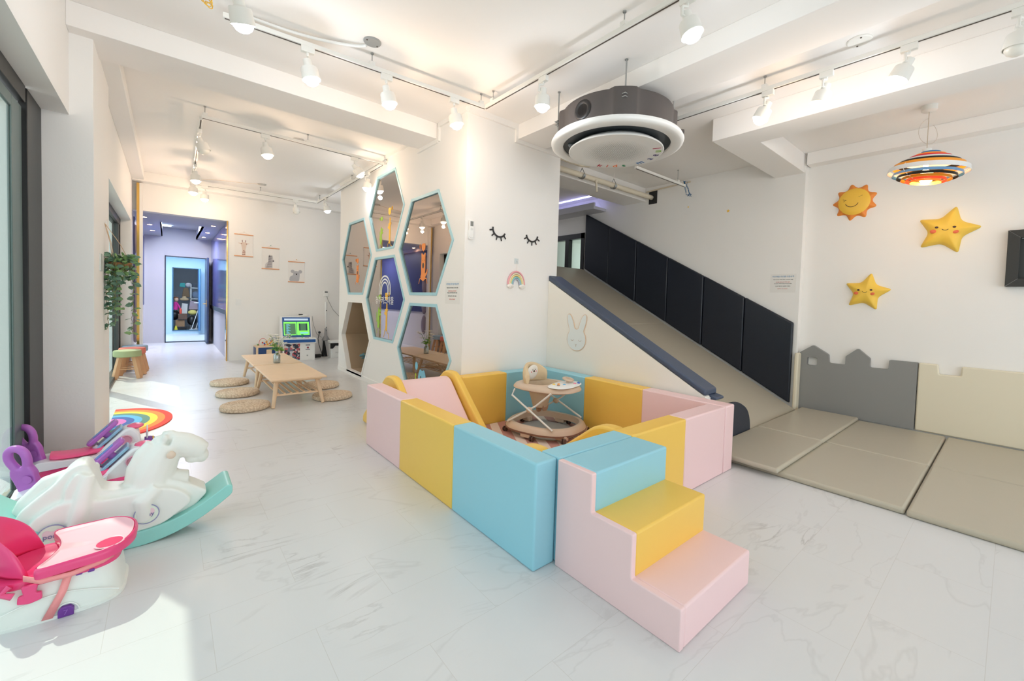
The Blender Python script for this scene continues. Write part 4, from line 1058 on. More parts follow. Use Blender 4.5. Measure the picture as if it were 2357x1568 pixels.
# ================================================================ hexagons
def decal(kind, s=1.0):
    """little cut-out animals of the window stickers: list of (name, colour, builder)"""
    out = []
    b = MB(); e = 0.0012
    if kind == 'bear':
        b.prism(round_poly([(-0.05, 0.0), (-0.055, 0.08), (-0.05, 0.20), (-0.055, 0.25), (-0.035, 0.26), (-0.02, 0.235), (0.02, 0.235), (0.035, 0.26), (0.055, 0.25), (0.05, 0.20), (0.055, 0.08), (0.05, 0.0), (0.085, 0.02), (0.10, 0.06), (0.115, 0.055), (0.105, 0.0), (0.06, -0.035), (0.05, -0.07), (0.0, -0.09), (-0.05, -0.07), (-0.07, -0.03)], 0.012, 2), 0, e, 'xy')
        for s_ in (-1, 1): b.tube([(s_*0.04, -0.05, 0), (s_*0.09, -0.06, 0), (s_*0.11, -0.12, 0)], 0.006, n=6, flat=0.2)
        b.prism(round_poly([(-0.045, 0.29), (-0.045, 0.37), (0.045, 0.37), (0.045, 0.29), (0.01, 0.285), (0.0, 0.265), (-0.01, 0.285)], 0.02, 2), 0, e, 'xy')
        b.tube([(-0.085+0.018*math.cos(a), 0.34+0.025*math.sin(a), 0) for a in [j*PI/6 for j in range(12)]], 0.004, n=5, closed=True)
        out.append(('bear_sticker', (240, 140, 55), b))
        f = MB().prism(circle(0, 0.10, 0.022, 16, 0.035), e, 2*e, 'xy').prism(circle(-0.026, 0.165, 0.005, 8), e, 2*e, 'xy').prism(circle(0.026, 0.165, 0.005, 8), e, 2*e, 'xy')
        out.append(('sticker_face', (60, 50, 44), f))
    elif kind == 'crocodile':
        b.prism(round_poly([(-0.05, -0.12), (-0.06, 0.04), (-0.03, 0.20), (0.0, 0.24), (0.02, 0.20), (0.09, 0.19), (0.09, 0.16), (0.03, 0.145), (0.09, 0.125), (0.09, 0.10), (0.03, 0.085), (0.03, 0.02), (0.05, -0.02), (0.04, -0.06), (0.02, -0.12)], 0.012, 2), 0, e, 'xy')
        b.tube([(-0.04, 0.02, 0), (-0.095, -0.02, 0), (-0.105, 0.10, 0), (-0.09, 0.15, 0)], 0.009, n=6, flat=0.15)
        b.tube([(-0.03, -0.10, 0), (-0.06, -0.16, 0), (-0.085, -0.15, 0), (-0.08, -0.22, 0)], 0.005, n=5, flat=0.2).tube([(0.01, -0.10, 0), (0.04, -0.15, 0), (0.07, -0.15, 0), (0.08, -0.22, 0)], 0.005, n=5, flat=0.2)
        b.prism(circle(0.02, 0.40, 0.045, 20), 0, e, 'xy')
        b.tube([(-0.07+0.016*math.cos(a), 0.40+0.025*math.sin(a), 0) for a in [j*PI/6 for j in range(12)]], 0.003, n=5, closed=True)
        out.append(('crocodile_sticker', (160, 206, 60), b))
    elif kind == 'giraffe':
        b.prism(round_poly([(-0.03, -0.12), (-0.025, 0.10), (-0.075, 0.11), (-0.08, 0.145), (-0.03, 0.15), (-0.06, 0.165), (-0.05, 0.19), (-0.01, 0.20), (-0.012, 0.28), (0.002, 0.28), (0.006, 0.21), (0.018, 0.28), (0.03, 0.28), (0.028, 0.19), (0.06, 0.20), (0.03, 0.15), (0.03, -0.10), (0.0, -0.15)], 0.008, 2), 0, e, 'xy')
        b.tube([(-0.02, -0.11, 0), (-0.06, -0.13, 0), (-0.08, -0.20, 0), (-0.10, -0.24, 0)], 0.007, n=5, flat=0.2).tube([(0.02, -0.11, 0), (0.04, -0.17, 0), (0.08, -0.17, 0), (0.10, -0.25, 0)], 0.007, n=5, flat=0.2)
        b.prism(round_poly([(-0.06, 0.34), (-0.06, 0.44), (0.035, 0.44), (0.035, 0.34), (0.0, 0.335), (-0.01, 0.31), (-0.02, 0.335)], 0.022, 2), 0, e, 'xy')
        b.tube([(0.085+0.016*math.cos(a), 0.42+0.03*math.sin(a), 0) for a in [j*PI/6 for j in range(12)]], 0.004, n=5, closed=True)
        out.append(('giraffe_sticker', (248, 190, 50), b))
    elif kind == 'whale':
        b.prism(round_poly([(-0.09, -0.24), (-0.10, -0.05), (-0.05, 0.03), (0.0, 0.0), (0.05, 0.03), (0.10, -0.05), (0.09, -0.24)], 0.05, 4), 0, e, 'xy')
        b.prism(circle(-0.15, 0.05, 0.035, 16, 0.05), 0, e, 'xy')
        out.append(('whale_sticker', (130, 196, 220), b))
        out.append(('sticker_face', (60, 70, 80), MB().prism(circle(-0.03, -0.08, 0.012, 12, 0.025), e, 2*e, 'xy')))
        out.append(('fish_stickers', (190, 210, 60), MB().prism(circle(-0.165, -0.06, 0.015, 10, 0.02), 0, e, 'xy').prism(circle(-0.17, -0.10, 0.013, 10, 0.02), 0, e, 'xy').prism(circle(-0.163, -0.15, 0.014, 10, 0.02), 0, e, 'xy')))
    return out
hexlab = {'h1': 'topmost hexagonal mirror pane with crocodile and giraffe stickers, behind the spotlight', 'h2': 'left hexagonal mirror pane with one bear sticker, above the open hexagon', 'h3': 'upper right hexagonal mirror pane with a big orange bear sticker', 'h4': 'central hexagonal mirror pane with the white rainbow and Korean lettering', 'h5': 'lowest right hexagonal mirror pane with blue animal sticker, above the pen'}
def stick(par, kind, ly, lz, s):
    for nm, c, b in decal(kind):
        b.v = [(x*s+ly, y*s+lz, z+0.0005) for x, y, z in b.v]
        b.build(nm, mat('decal_%d_%d_%d' % c, c, 0.5), par, smooth=False)
WLET = mat('white_vinyl_letters', (244, 242, 238), 0.5)
for n, cy, cz in HEX:
    s = HS*(0.90 if n == 'h1' else 1)
    hx = [(-(p[0]-cy), p[1]-cz) for p in hexpts(cy, cz, s*0.999, 0.985)]
    hi = [(-(p[0]-cy), p[1]-cz) for p in hexpts(cy, cz, s*0.94, 0.985)]
    if n != 'h6':
        t = thing('hexagon_mirror', hexlab[n], 'hexagon window', mw=face_x(2.30, cy, cz), group='hexagonal mirror panes')
        MB().prism(hx, -0.055, 0.006, 'xy', holes=[hi]).build('frame', LBLUE, t, smooth=False)
        MB().prism(hi, -0.018, -0.012, 'xy').build('mirror_pane', MIRR, t, smooth=False)
        def S_(kind, a, b_, k):
            for nm, c, bb in decal(kind):
                bb.v = [(x*k+a, y*k+b_, z-0.0115) for x, y, z in bb.v]
                bb.build(nm, mat('decal_%d_%d_%d' % c, c, 0.5), t, smooth=False)
        if n == 'h1': S_('crocodile', -0.17, -0.36, 0.70); S_('giraffe', 0.13, -0.34, 0.85)
        if n == 'h2': S_('bear', 0.05, -0.33, 0.85)
        if n == 'h3': S_('bear', -0.02, -0.34, 0.98)
        if n == 'h5': S_('whale', 0.0, -0.22, 1.0)
        if n == 'h4':
            S_('crocodile', -0.20, -0.32, 0.85); S_('giraffe', 0.08, -0.32, 0.92)
            b = MB()
            for r in (0.20, 0.155, 0.11):
                pts = [(r, -0.0)]+[]
                path = [(r, 0.06, -0.011)]+[(r*math.cos(a), 0.12+r*math.sin(a), -0.011) for a in [j*PI/18 for j in range(19)]]+[(-r, 0.06, -0.011)]
                b.tube(path, 0.0115, n=6, flat=0.1)
            b.build('rainbow_logo', WLET, t)
            text_obj('경주키즈마을', 0.118, 'lettering', WLET, t, Matrix.Translation((-0.01, -0.03, -0.011)))
    else:
        t = thing('hexagon_nook', 'open hexagonal nook lined with beige padding at the foot of the wall', 'play nook', mw=face_x(2.30, cy, cz))
        MB().prism(hx, -0.06, 0.01, 'xy', holes=[hi]).build('frame', WHITE, t, smooth=False)
        NM = mat('nook_padding', (176, 154, 128), 0.7, bump=0.1, scale=30)
        MB().prism([(p[0]*1.0, p[1]) for p in hi], -0.95, -0.90, 'xy').build('back_panel', NM, t, smooth=False)
        for k in range(6):
            a, b_ = Vector(hi[k]), Vector(hi[(k+1) % 6])
            c = Vector((0, 0))
            ao, bo_ = a*1.05, b_*1.05
            MB().prism([tuple(a), tuple(b_), tuple(bo_), tuple(ao)], -0.90, -0.056, 'xy').build('padded_side', NM, t, bevel=0.004)
# dinosaur in the nook
def organic(name, pts, mt, parent=None, vox=0.008, smo=4):
    b = MB()
    for seq in pts: b.tube([p[:3] for p in seq], [p[3] for p in seq], n=12); [b.ball(p[:3], p[3], 10) for p in seq]
    return b.build(name, mt, parent, remesh=vox, smo=smo)
dn = thing('toy_dinosaur', 'blue-green toy dinosaur standing in the open hexagonal nook', 'toy dinosaur', (2.60, 7.02, 0.07), 2.9)
DM = mat('dino_teal', (84, 128, 140), 0.5, var=0.25, scale=40)
organic('body', [[(0.17, 0, 0.25, 0.022), (0.12, 0, 0.26, 0.034), (0.05, 0, 0.235, 0.036), (0.0, 0, 0.18, 0.05), (-0.08, 0, 0.15, 0.055), (-0.16, 0, 0.13, 0.035), (-0.28, 0, 0.12, 0.012)], [(-0.06, 0.05, 0.13, 0.03), (-0.04, 0.055, 0.07, 0.02), (-0.06, 0.055, 0.02, 0.016), (-0.02, 0.055, 0.012, 0.014)], [(-0.06, -0.05, 0.13, 0.03), (-0.04, -0.055, 0.07, 0.02), (-0.06, -0.055, 0.02, 0.016), (-0.02, -0.055, 0.012, 0.014)], [(0.02, 0.04, 0.17, 0.014), (0.06, 0.045, 0.14, 0.009)], [(0.02, -0.04, 0.17, 0.014), (0.06, -0.045, 0.14, 0.009)]], DM, dn, 0.006, 2)
organic('lower_jaw', [[(0.15, 0, 0.205, 0.012), (0.10, 0, 0.215, 0.018)]], DM, dn, 0.005, 1)
MB().ball((0.11, 0.032, 0.275), 0.007, 8).ball((0.11, -0.032, 0.275), 0.007, 8).build('eyes', SUNY, dn)

# ================================================================ low tables and cushions
def low_table(label, x, y, rz=0.0):
    t = thing('low_table', label, 'low table', (x, y, 0), rz, 'light wooden low tables')
    MB().box(-0.295, 0.295, -0.60, 0.60, 0.312, 0.332).build('tabletop', OAK, t, bevel=0.006)
    MB().box(-0.25, 0.25, -0.54, 0.54, 0.290, 0.312).build('apron', OAK, t, bevel=0.003)
    for sx in (-1, 1):
        for sy in (-1, 1):
            MB().tube([(sx*0.215, sy*0.47, 0.295), (sx*0.262, sy*0.56, 0.002)], [0.027, 0.018], n=16).build('leg', OAK, t)
    sh = MB().box(-0.235, 0.235, -0.505, -0.49, 0.125, 0.145).box(-0.235, 0.235, 0.49, 0.505, 0.125, 0.145).build('shelf_rails', OAK, t, bevel=0.002)
    for k in range(7): MB().box(-0.215+k*0.068, -0.193+k*0.068, -0.50, 0.50, 0.145, 0.155).build('slat', OAK, t, bevel=0.002)
    return t
low_table('light wooden low table nearer the viewer with slatted shelf', 1.168, 5.985)
low_table('light wooden low table farther back, under the flower vase', 1.165, 7.225)
STR = bpy.data.materials.new('woven_straw'); STR.use_nodes = True
_n = STR.node_tree; _b = _n.nodes['Principled BSDF']; _tc = _n.nodes.new('ShaderNodeTexCoord'); _v = _n.nodes.new('ShaderNodeTexVoronoi'); _v.inputs['Scale'].default_value = 55
_c = _n.nodes.new('ShaderNodeValToRGB'); _c.color_ramp.elements[0].color = lin((246, 230, 208)); _c.color_ramp.elements[1].position = 0.7; _c.color_ramp.elements[1].color = lin((206, 182, 154))
_bp = _n.nodes.new('ShaderNodeBump'); _bp.inputs['Strength'].default_value = 0.6; _bp.inputs['Distance'].default_value = 0.004
_n.links.new(_tc.outputs['Object'], _v.inputs['Vector']); _n.links.new(_v.outputs['Distance'], _c.inputs[0]); _n.links.new(_c.outputs[0], _b.inputs[0]); _n.links.new(_v.outputs['Distance'], _bp.inputs['Height']); _n.links.new(_bp.outputs[0], _b.inputs['Normal']); _b.inputs['Roughness'].default_value = 0.8
def cushion(label, x, y, r=0.232):
    prof = [(0.001, 0.0)]
    b = MB()
    prof += [(r*0.9, 0.0), (r*0.98, 0.010), (r, 0.026), (r*0.98, 0.040)]
    k = 16
    for i in range(k*3):
        t = 1-i/(k*3)
        rr = r*0.96*t
        prof.append((max(rr, 0.001), 0.052+0.010*(1-t*t)+0.0028*math.sin(i*2*PI/3)))
    b.lathe(prof, 48)
    o = b.build('straw_cushion', STR, None, angle=2)
    o.location = (x, y, 0.0)
    return tag(o, label, 'floor cushion', 'round woven straw cushions')
cushion('round straw cushion left of the tables, farthest back', 0.67, 7.22)
cushion('round straw cushion left of the tables, middle one', 0.68, 6.41, 0.235)
cushion('round straw cushion left of the tables, nearest to the viewer', 0.665, 5.60, 0.242)
cushion('round straw cushion right of the tables, nearer to the pen', 1.595, 5.63, 0.235)
cushion('round straw cushion right of the tables, partly hidden behind a leg', 1.655, 6.38, 0.235)
# vase with flowers
vs_ = thing('flower_vase', 'clear glass bottle vase with white flowers and green leaves on the low table', 'flower vase', (1.165, 6.74, 0.332))
GLS = glass_mat('vase_glass', (224, 230, 232), 0.22)
MB().lathe([(0.001, 0.0), (0.042, 0.0), (0.044, 0.008), (0.044, 0.105), (0.036, 0.125), (0.020, 0.14), (0.018, 0.165), (0.024, 0.172), (0.021, 0.172), (0.015, 0.162), (0.017, 0.138), (0.034, 0.120), (0.041, 0.10), (0.041, 0.008)], 24).build('bottle', GLS, vs_)
random.seed(11)
st = MB(); lv = MB(); fl = MB(); ce = MB()
for k in range(15):
    a = random.uniform(0, 6.28); r = random.uniform(0.03, 0.15); h = 0.36+random.uniform(-0.07, 0.07)-r*0.3
    tip = Vector((r*math.cos(a), r*math.sin(a), h))
    st.tube([(0, 0, 0.02), (0.01*math.cos(a), 0.01*math.sin(a), 0.17), tip*0.6+Vector((0, 0, 0.12)), tip], 0.0018, n=5)
    for j in range(6):
        q = 2*PI*j/6+k
        d = Vector((math.cos(q), math.sin(q), 0.35)).normalized(); s = Vector((-math.sin(q), math.cos(q), 0))*0.006
        fl.add([tip, tip+d*0.030+s*2.4, tip+d*0.052+Vector((0, 0, -.003)), tip+d*0.030-s*2.4], [(0, 1, 2, 3)])
    ce.ball(tip+Vector((0, 0, 0.004)), 0.005, 8)
for k in range(22):
    a = random.uniform(0, 6.28); p = Vector((0.02*math.cos(a), 0.02*math.sin(a), 0.18+random.uniform(0, 0.06)))
    d = Vector((math.cos(a), math.sin(a), random.uniform(-0.1, 0.7))).normalized(); s = Vector((-math.sin(a), math.cos(a), 0))
    L_ = random.uniform(0.06, 0.11)
    lv.add([p, p+d*L_*.5+s*0.034, p+d*L_+Vector((0, 0, -0.015)), p+d*L_*.5-s*0.034], [(0, 1, 2), (0, 2, 3)])
st.build('stems', mat('stem_green', (90, 140, 70), 0.6), vs_)
lv.build('leaves', mat('leaf_green', (136, 192, 66), 0.5, var=0.2), vs_, smooth=False)
fl.build('flowers', mat('petal_white', (246, 244, 236), 0.6), vs_, smooth=False)
ce.build('flower_centres', SUNY, vs_)

# ================================================================ far wall
def poster(label, x, z, kind):
    t = thing('animal_poster', label, 'poster', mw=face_y(x, 9.70, z), group='animal posters on the far wall')
    MB().box(-0.145, 0.145, -0.205, 0.205, 0.004, 0.006).build('sheet', mat('poster_paper', (240, 236, 232), 0.6), t, smooth=False)
    for s in (-1, 1): MB().box(-0.152, 0.152, s*0.205-0.009, s*0.205+0.009, 0.0, 0.014).build('wooden_bar', mat('poster_wood', (222, 160, 116), 0.5), t, bevel=0.002)
    MB().tube([(-0.08, 0.212, 0.008), (0, 0.255, 0.008), (0.08, 0.212, 0.008)], 0.0015, n=5).build('string', mat('string', (230, 214, 200)), t)
    MB().ball((0, 0.255, 0.008), 0.008, 10).build('pin', {'giraffe': mat('pin_clear', (214, 206, 190), 0.4), 'zebra': mat('pin_teal', (90, 160, 150), 0.4), 'koala': mat('pin_yellow', (240, 190, 80), 0.4)}[kind], t)
    e0, e1 = 0.006, 0.0075
    def P_(name, c, lst):
        b = MB()
        for k, pl_ in enumerate(lst): b.prism(pl_, e0, e1+0.0006*k, 'xy')
        b.build(name, mat('print_%d_%d_%d' % c, c, 0.6), t, smooth=False)
    if kind == 'giraffe':
        P_('printed_giraffe', (226, 206, 192), [round_poly([(-0.03, -0.19), (-0.025, -0.08), (-0.035, -0.03), (-0.045, 0.02), (-0.10, 0.045), (-0.045, 0.045), (-0.03, 0.06), (0.03, 0.06), (0.045, 0.045), (0.10, 0.045), (0.045, 0.02), (0.035, -0.03), (0.025, -0.08), (0.03, -0.19)], 0.012, 2)])
        P_('giraffe_patches', (150, 96, 88), [circle(-0.014, -0.17, 0.010, 8), circle(0.012, -0.165, 0.010, 8), circle(-0.012, -0.13, 0.010, 8), circle(0.014, -0.125, 0.010, 8), circle(0.0, -0.10, 0.010, 8), [(-0.028, 0.06), (-0.02, 0.06), (-0.022, 0.10), (-0.032, 0.10)], [(0.02, 0.06), (0.028, 0.06), (0.032, 0.10), (0.022, 0.10)], circle(-0.04, 0.03, 0.008, 8), circle(0.04, 0.03, 0.008, 8)])
    elif kind == 'zebra':
        P_('printed_zebra', (206, 200, 200), [round_poly([(-0.10, -0.195), (-0.09, -0.11), (-0.04, -0.06), (-0.03, 0.03), (-0.025, 0.075), (0.0, 0.05), (0.03, 0.07), (0.04, 0.0), (0.055, -0.05), (0.03, -0.07), (0.035, -0.195)], 0.015, 2)])
        st_ = []
        for j in range(11):
            y = -0.18+j*0.022; w = 0.075-0.035*min(1, j/5)
            st_.append([(-w+0.0, y), (0.02, y+0.012), (0.02, y+0.018), (-w, y+0.009)])
        st_.append(circle(0.045, -0.045, 0.014, 10)); st_.append([(-0.028, 0.03), (-0.012, 0.03), (-0.02, 0.075)])
        P_('zebra_stripes', (96, 88, 92), st_)
    else:
        P_('printed_koala', (186, 184, 188), [round_poly([(-0.13, -0.19), (-0.12, -0.10), (-0.06, -0.07), (-0.06, -0.02), (-0.03, 0.02), (0.03, 0.02), (0.06, -0.02), (0.06, -0.08), (0.05, -0.19)], 0.03, 3), circle(-0.07, 0.01, 0.035, 16), circle(0.07, 0.01, 0.035, 16)])
        P_('koala_face', (110, 108, 114), [circle(0, -0.045, 0.011, 12, 0.017), circle(-0.026, -0.025, 0.005, 8), circle(0.026, -0.025, 0.005, 8)])
    return t
poster('giraffe head poster, leftmost of the three on the far wall', 1.105, 2.21, 'giraffe')
poster('zebra poster, middle of the three on the far wall', 1.55, 2.00, 'zebra')
poster('koala poster, rightmost and lowest of the three on the far wall', 2.01, 1.765, 'koala')
t = thing('light_switch', 'white light switch on the far wall right of the hall opening', 'light switch', mw=face_y(1.027, 9.70, 1.125))
MB().box(-0.042, 0.042, -0.06, 0.06, 0, 0.008).build('plate', WPL, t, bevel=0.003); MB().box(-0.024, 0.024, -0.035, 0.035, 0.008, 0.012).build('rocker', WPL, t, bevel=0.002)
t = thing('thermostat', 'small white thermostat on the far wall above the vacuum cleaner', 'thermostat', mw=face_y(2.585, 9.70, 1.345))
MB().box(-0.045, 0.045, -0.06, 0.06, 0, 0.02).build('case', WPL, t, bevel=0.004); MB().box(-0.03, 0.03, 0.012, 0.045, 0.02, 0.0215).build('display', mat('lcd', (120, 124, 122)), t)
tag(MB().tube([(2.60, 9.69, 1.285), (2.62, 9.66, 1.20), (2.72, 9.66, 1.0), (2.90, 9.66, 0.80), (3.1, 9.66, 0.7)], 0.004, n=6).build('cable', mat('grey_cable', (120, 120, 116), 0.5)), 'thin grey cable dropping from the thermostat', 'cable')
t = thing('wall_socket', 'white wall socket with a black plug beside the vacuum cleaner', 'wall socket', mw=face_y(2.46, 9.70, 0.50))
MB().box(-0.04, 0.04, -0.05, 0.05, 0, 0.008).build('plate', WPL, t, bevel=0.003); MB().cyl((0, 0.01, 0.008), (0, 0.01, 0.04), 0.022).build('plug', BLKP, t)
tag(MB().tube([(2.455, 9.65, 0.50), (2.42, 9.62, 0.38), (2.44, 9.62, 0.25), (2.48, 9.60, 0.10), (2.52, 9.50, 0.012)], 0.006, n=8).build('power_cable', BLKP), 'black power cable hanging from the wall socket', 'cable')

# arcade machine
am = thing('arcade_machine', 'small white and blue arcade machine with green screens by the far wall', 'arcade machine', (1.97, 9.36, 0), -0.06)
ABL = mat('arcade_blue', (24, 88, 160), 0.35)
MB().box(-0.27, 0.29, -0.20, 0.20, 0.0, 0.345).build('cabinet', WPL, am, bevel=0.004)
MB().box(-0.29, 0.31, -0.24, 0.20, 0.345, 0.445).build('control_deck', WPL, am, bevel=0.004)
MB().box(-0.27, 0.29, -0.246, -0.238, 0.362, 0.420).build('deck_front', ABL, am)
scr = MB().prism([(-0.12, 0.44), (0.04, 0.86), (0.20, 0.86), (0.20, 0.44)], -0.29, 0.25, 'yz').build('monitor_housing', WPL, am, bevel=0.004)
SM = Matrix.Translation((-0.02, -0.12, 0.44)) @ Matrix(((1, 0, 0, 0), (0, 0.356, -0.934, 0), (0, 0.934, 0.356, 0), (0, 0, 0, 1)))
MB().box(-0.245, 0.245, 0.02, 0.43, 0.001, 0.006, SM).build('bezel', ABL, am)
MB().box(-0.21, 0.21, 0.365, 0.405, 0.006, 0.009, SM).build('marquee', mat('marquee_pale', (190, 210, 230), 0.3, emit=0.3), am)
SCG = mat('screen_green', (110, 210, 80), 0.3, emit=0.7); SCD = mat('screen_dark', (64, 110, 78), 0.3, emit=0.35)
MB().box(-0.225, -0.005, 0.06, 0.335, 0.006, 0.009, SM).box(0.005, 0.225, 0.06, 0.335, 0.006, 0.009, SM).build('screen', SCG, am)
MB().box(-0.21, -0.02, 0.075, 0.30, 0.009, 0.010, SM).box(0.04, 0.19, 0.15, 0.30, 0.009, 0.010, SM).build('screen_panels', SCD, am)
b = MB()
for j in range(11): b.box(-0.18, -0.11-0.02*(j % 3), 0.09+j*0.019, 0.098+j*0.019, 0.010, 0.011, SM)
b.box(0.06, 0.20, 0.09, 0.115, 0.010, 0.011, SM)
b.build('screen_rows', mat('screen_blue', (110, 190, 220), 0.3, emit=0.5), am)
MB().box(0.04, 0.065, 0.15, 0.30, 0.010, 0.011, SM).box(0.165, 0.19, 0.15, 0.30, 0.010, 0.011, SM).build('screen_bars', mat('screen_navy', (40, 60, 90), 0.3), am)
for x in (-0.16, 0.06):
    j = MB().cyl((x, -0.19, 0.445), (x, -0.19, 0.49), 0.006).lathe([(0.014, 0), (0.022, 0.03), (0.018, 0.045), (0.001, 0.045)], 16, Matrix.Translation((x, -0.19, 0.475))).build('joystick', mat('joystick_green', (40, 170, 90), 0.3), am)
    b = MB()
    for k in range(6): b.cyl((x+0.06+0.024*(k % 3), -0.20+0.03*(k//3), 0.445), (x+0.06+0.024*(k % 3), -0.20+0.03*(k//3), 0.452), 0.009, n=10)
    b.build('buttons', mat('button_maroon', (120, 50, 60), 0.3), am)
ap = bpy.data.materials.new('cabinet_print'); ap.use_nodes = True
_n = ap.node_tree; _b = _n.nodes['Principled BSDF']; _tc = _n.nodes.new('ShaderNodeTexCoord'); _v = _n.nodes.new('ShaderNodeTexVoronoi'); _v.inputs['Scale'].default_value = 26
_c = _n.nodes.new('ShaderNodeValToRGB'); cr = _c.color_ramp; cr.interpolation = 'CONSTANT'; cr.elements[0].color = lin((50, 52, 66)); cr.elements[1].position = .3; cr.elements[1].color = lin((190, 90, 100))
for ps, c in ((.5, (200, 200, 205)), (.7, (110, 120, 140)), (.85, (230, 200, 190))): e = cr.elements.new(ps); e.color = lin(c)
_n.links.new(_tc.outputs['Object'], _v.inputs['Vector']); _s = _n.nodes.new('ShaderNodeSeparateColor'); _n.links.new(_v.outputs['Color'], _s.inputs[0]); _n.links.new(_s.outputs[0], _c.inputs[0]); _n.links.new(_c.outputs[0], _b.inputs[0])
MB().box(-0.25, 0.02, -0.203, -0.2005, 0.02, 0.335).build('printed_panel', ap, am, smooth=False)
MB().box(0.05, 0.27, -0.203, -0.2005, 0.015, 0.34).build('coin_door', WPL, am, bevel=0.001)
MB().cyl((0.16, -0.204, 0.255), (0.16, -0.21, 0.255), 0.018).build('coin_button', mat('coin_red', (150, 40, 60), 0.3), am)
MB().box(0.12, 0.20, -0.2045, -0.2035, 0.295, 0.315).box(0.12, 0.20, -0.2045, -0.2035, 0.21, 0.222).build('coin_label', mat('print_grey', (110, 112, 130), 0.6), am)
MB().cyl((0.15, -0.204, 0.10), (0.15, -0.212, 0.10), 0.012).build('lock', STEEL, am)
t = thing('gadget', 'white rounded gadget with a black device on the arcade top', 'gadget', (2.10, 9.44, 0.862))
MB().ball((0, 0, 0.018), (0.09, 0.045, 0.022)).build('body', WPL, t); MB().box(-0.09, -0.02, -0.03, 0.03, 0.03, 0.048).build('device', BLKP, t, bevel=0.005)
tag(MB().tube([(2.29, 9.57, 0.86), (2.32, 9.62, 0.70), (2.40, 9.65, 0.48), (2.5, 9.66, 0.40)], 0.003, n=6).build('arcade_cable', mat('grey_cable', (120, 120, 116))), 'thin grey cable hanging from the arcade top towards the socket', 'cable')
tag(MB().tube([(2.27, 9.45, 0.10), (2.34, 9.5, 0.03), (2.42, 9.4, 0.012), (2.26, 9.4, 0.008)], 0.005, n=6).build('floor_cable', BLKP), 'black cable lying on the floor beside the arcade machine', 'cable')
# activity box with bead maze
bx = thing('activity_box', 'wooden activity box with navy sides and bead maze on top', 'toy', (1.46, 9.42, 0))
MB().box(-0.20, 0.20, -0.16, 0.16, 0, 0.295).build('box', OAK, bx, bevel=0.004)
MB().box(-0.165, 0.165, -0.165, -0.16, 0.02, 0.275).box(-0.205, -0.20, -0.13, 0.13, 0.02, 0.275).build('navy_panel', mat('toy_navy', (28, 66, 120), 0.4), bx)
MB().box(-0.035, 0.055, -0.175, -0.165, 0.06, 0.235).build('wooden_picture', OAK, bx, bevel=0.004)
b = MB(); random.seed(3)
b.tube([(-0.15+0.06*(1-math.cos(a)), -0.02, 0.295+0.14*math.sin(a)**0.6) for a in [j*PI/16 for j in range(17)]], 0.004, n=6)
MB().tube([(-0.13+0.065*(1-math.cos(a)), 0.02, 0.295+0.14*math.sin(a)**0.6) for a in [j*PI/16 for j in range(17)]], 0.004, n=6).build('red_wire', RED, bx)
MB().tube([(0.0+0.05*(1-math.cos(a)), 0.0, 0.295+0.13*math.sin(a)**0.6) for a in [j*PI/16 for j in range(17)]], 0.004, n=6).build('yellow_wire', SUNY, bx)
MB().tube([(0.06+0.06*(1-math.cos(a)), 0.03, 0.295+0.15*math.sin(a)**0.6) for a in [j*PI/16 for j in range(17)]], 0.004, n=6).build('blue_wire', ABL, bx)
cols = [('red', (210, 60, 50)), ('yellow', (240, 190, 60)), ('green', (90, 160, 80)), ('blue', (50, 100, 180)), ('orange', (240, 140, 60))]
for k in range(16):
    nm, c = cols[k % 5]
    MB().ball((random.uniform(-0.15, 0.17), random.uniform(-0.06, 0.05), 0.312+abs(random.gauss(0, 0.045))), 0.016, 10).build(nm+'_bead', mat('bead_'+nm, c, 0.35), bx)
# vacuum cleaner, dock and white bin
vc = thing('vacuum_cleaner', 'white upright stick vacuum cleaner standing in its stand', 'vacuum cleaner', (2.57, 9.60, 0))
MB().cyl((0, 0.02, 0.42), (0, 0.05, 1.16), 0.021).build('tube', WPL, vc)
MB().lathe([(0.001, 0), (0.075, 0), (0.078, 0.02), (0.03, 0.10), (0.026, 0.26), (0.001, 0.26)], 20, Matrix.Translation((0, 0.01, 0.34))).build('body', mat('vac_grey', (160, 160, 162), 0.4), vc)
b = MB()
for z in (0.55, 0.62, 0.98, 0.42): b.ball((0, -0.012, z), (0.010, 0.008, 0.010), 10)
b.build('buttons', BLKP, vc)
MB().prism(round_poly([(-0.07, 0), (0.05, 0), (0.02, 0.18), (-0.01, 0.34), (-0.035, 0.34), (-0.045, 0.15)], 0.02), -0.02, 0.02, 'xz', m=Matrix.Translation((-0.02, 0, 0.0))).build('stand', BLKP, vc, bevel=0.004)
bd = tag(MB().prism(round_poly([(2.32, 9.46), (2.45, 9.46), (2.45, 9.56), (2.32, 9.56)], 0.02), 0, 0.065, 'xy').build('black_box', BLKP, bevel=0.008), 'small black box on the floor beside the vacuum stand', 'box')
bn_ = thing('laundry_bin', 'white lidded bin with grey lettering and a black cloth hanging over it', 'bin', (2.74, 9.35, 0))
MB().prism(round_poly([(-0.165, -0.11), (0.165, -0.11), (0.165, 0.11), (-0.165, 0.11)], 0.03), 0, 0.29, 'xy').build('body', WPL, bn_, bevel=0.006)
MB().prism(round_poly([(-0.175, -0.12), (0.175, -0.12), (0.175, 0.12), (-0.175, 0.12)], 0.03), 0.31, 0.36, 'xy').build('lid', WPL, bn_, bevel=0.006)
MB().prism([(-0.18, 0.315), (0.18, 0.315), (0.18, 0.12), (0.13, 0.22), (0.10, 0.25), (-0.08, 0.26), (-0.13, 0.20), (-0.18, 0.20)], -0.125, -0.112, 'xz').build('black_cloth', BLKP, bn_, bevel=0.003)
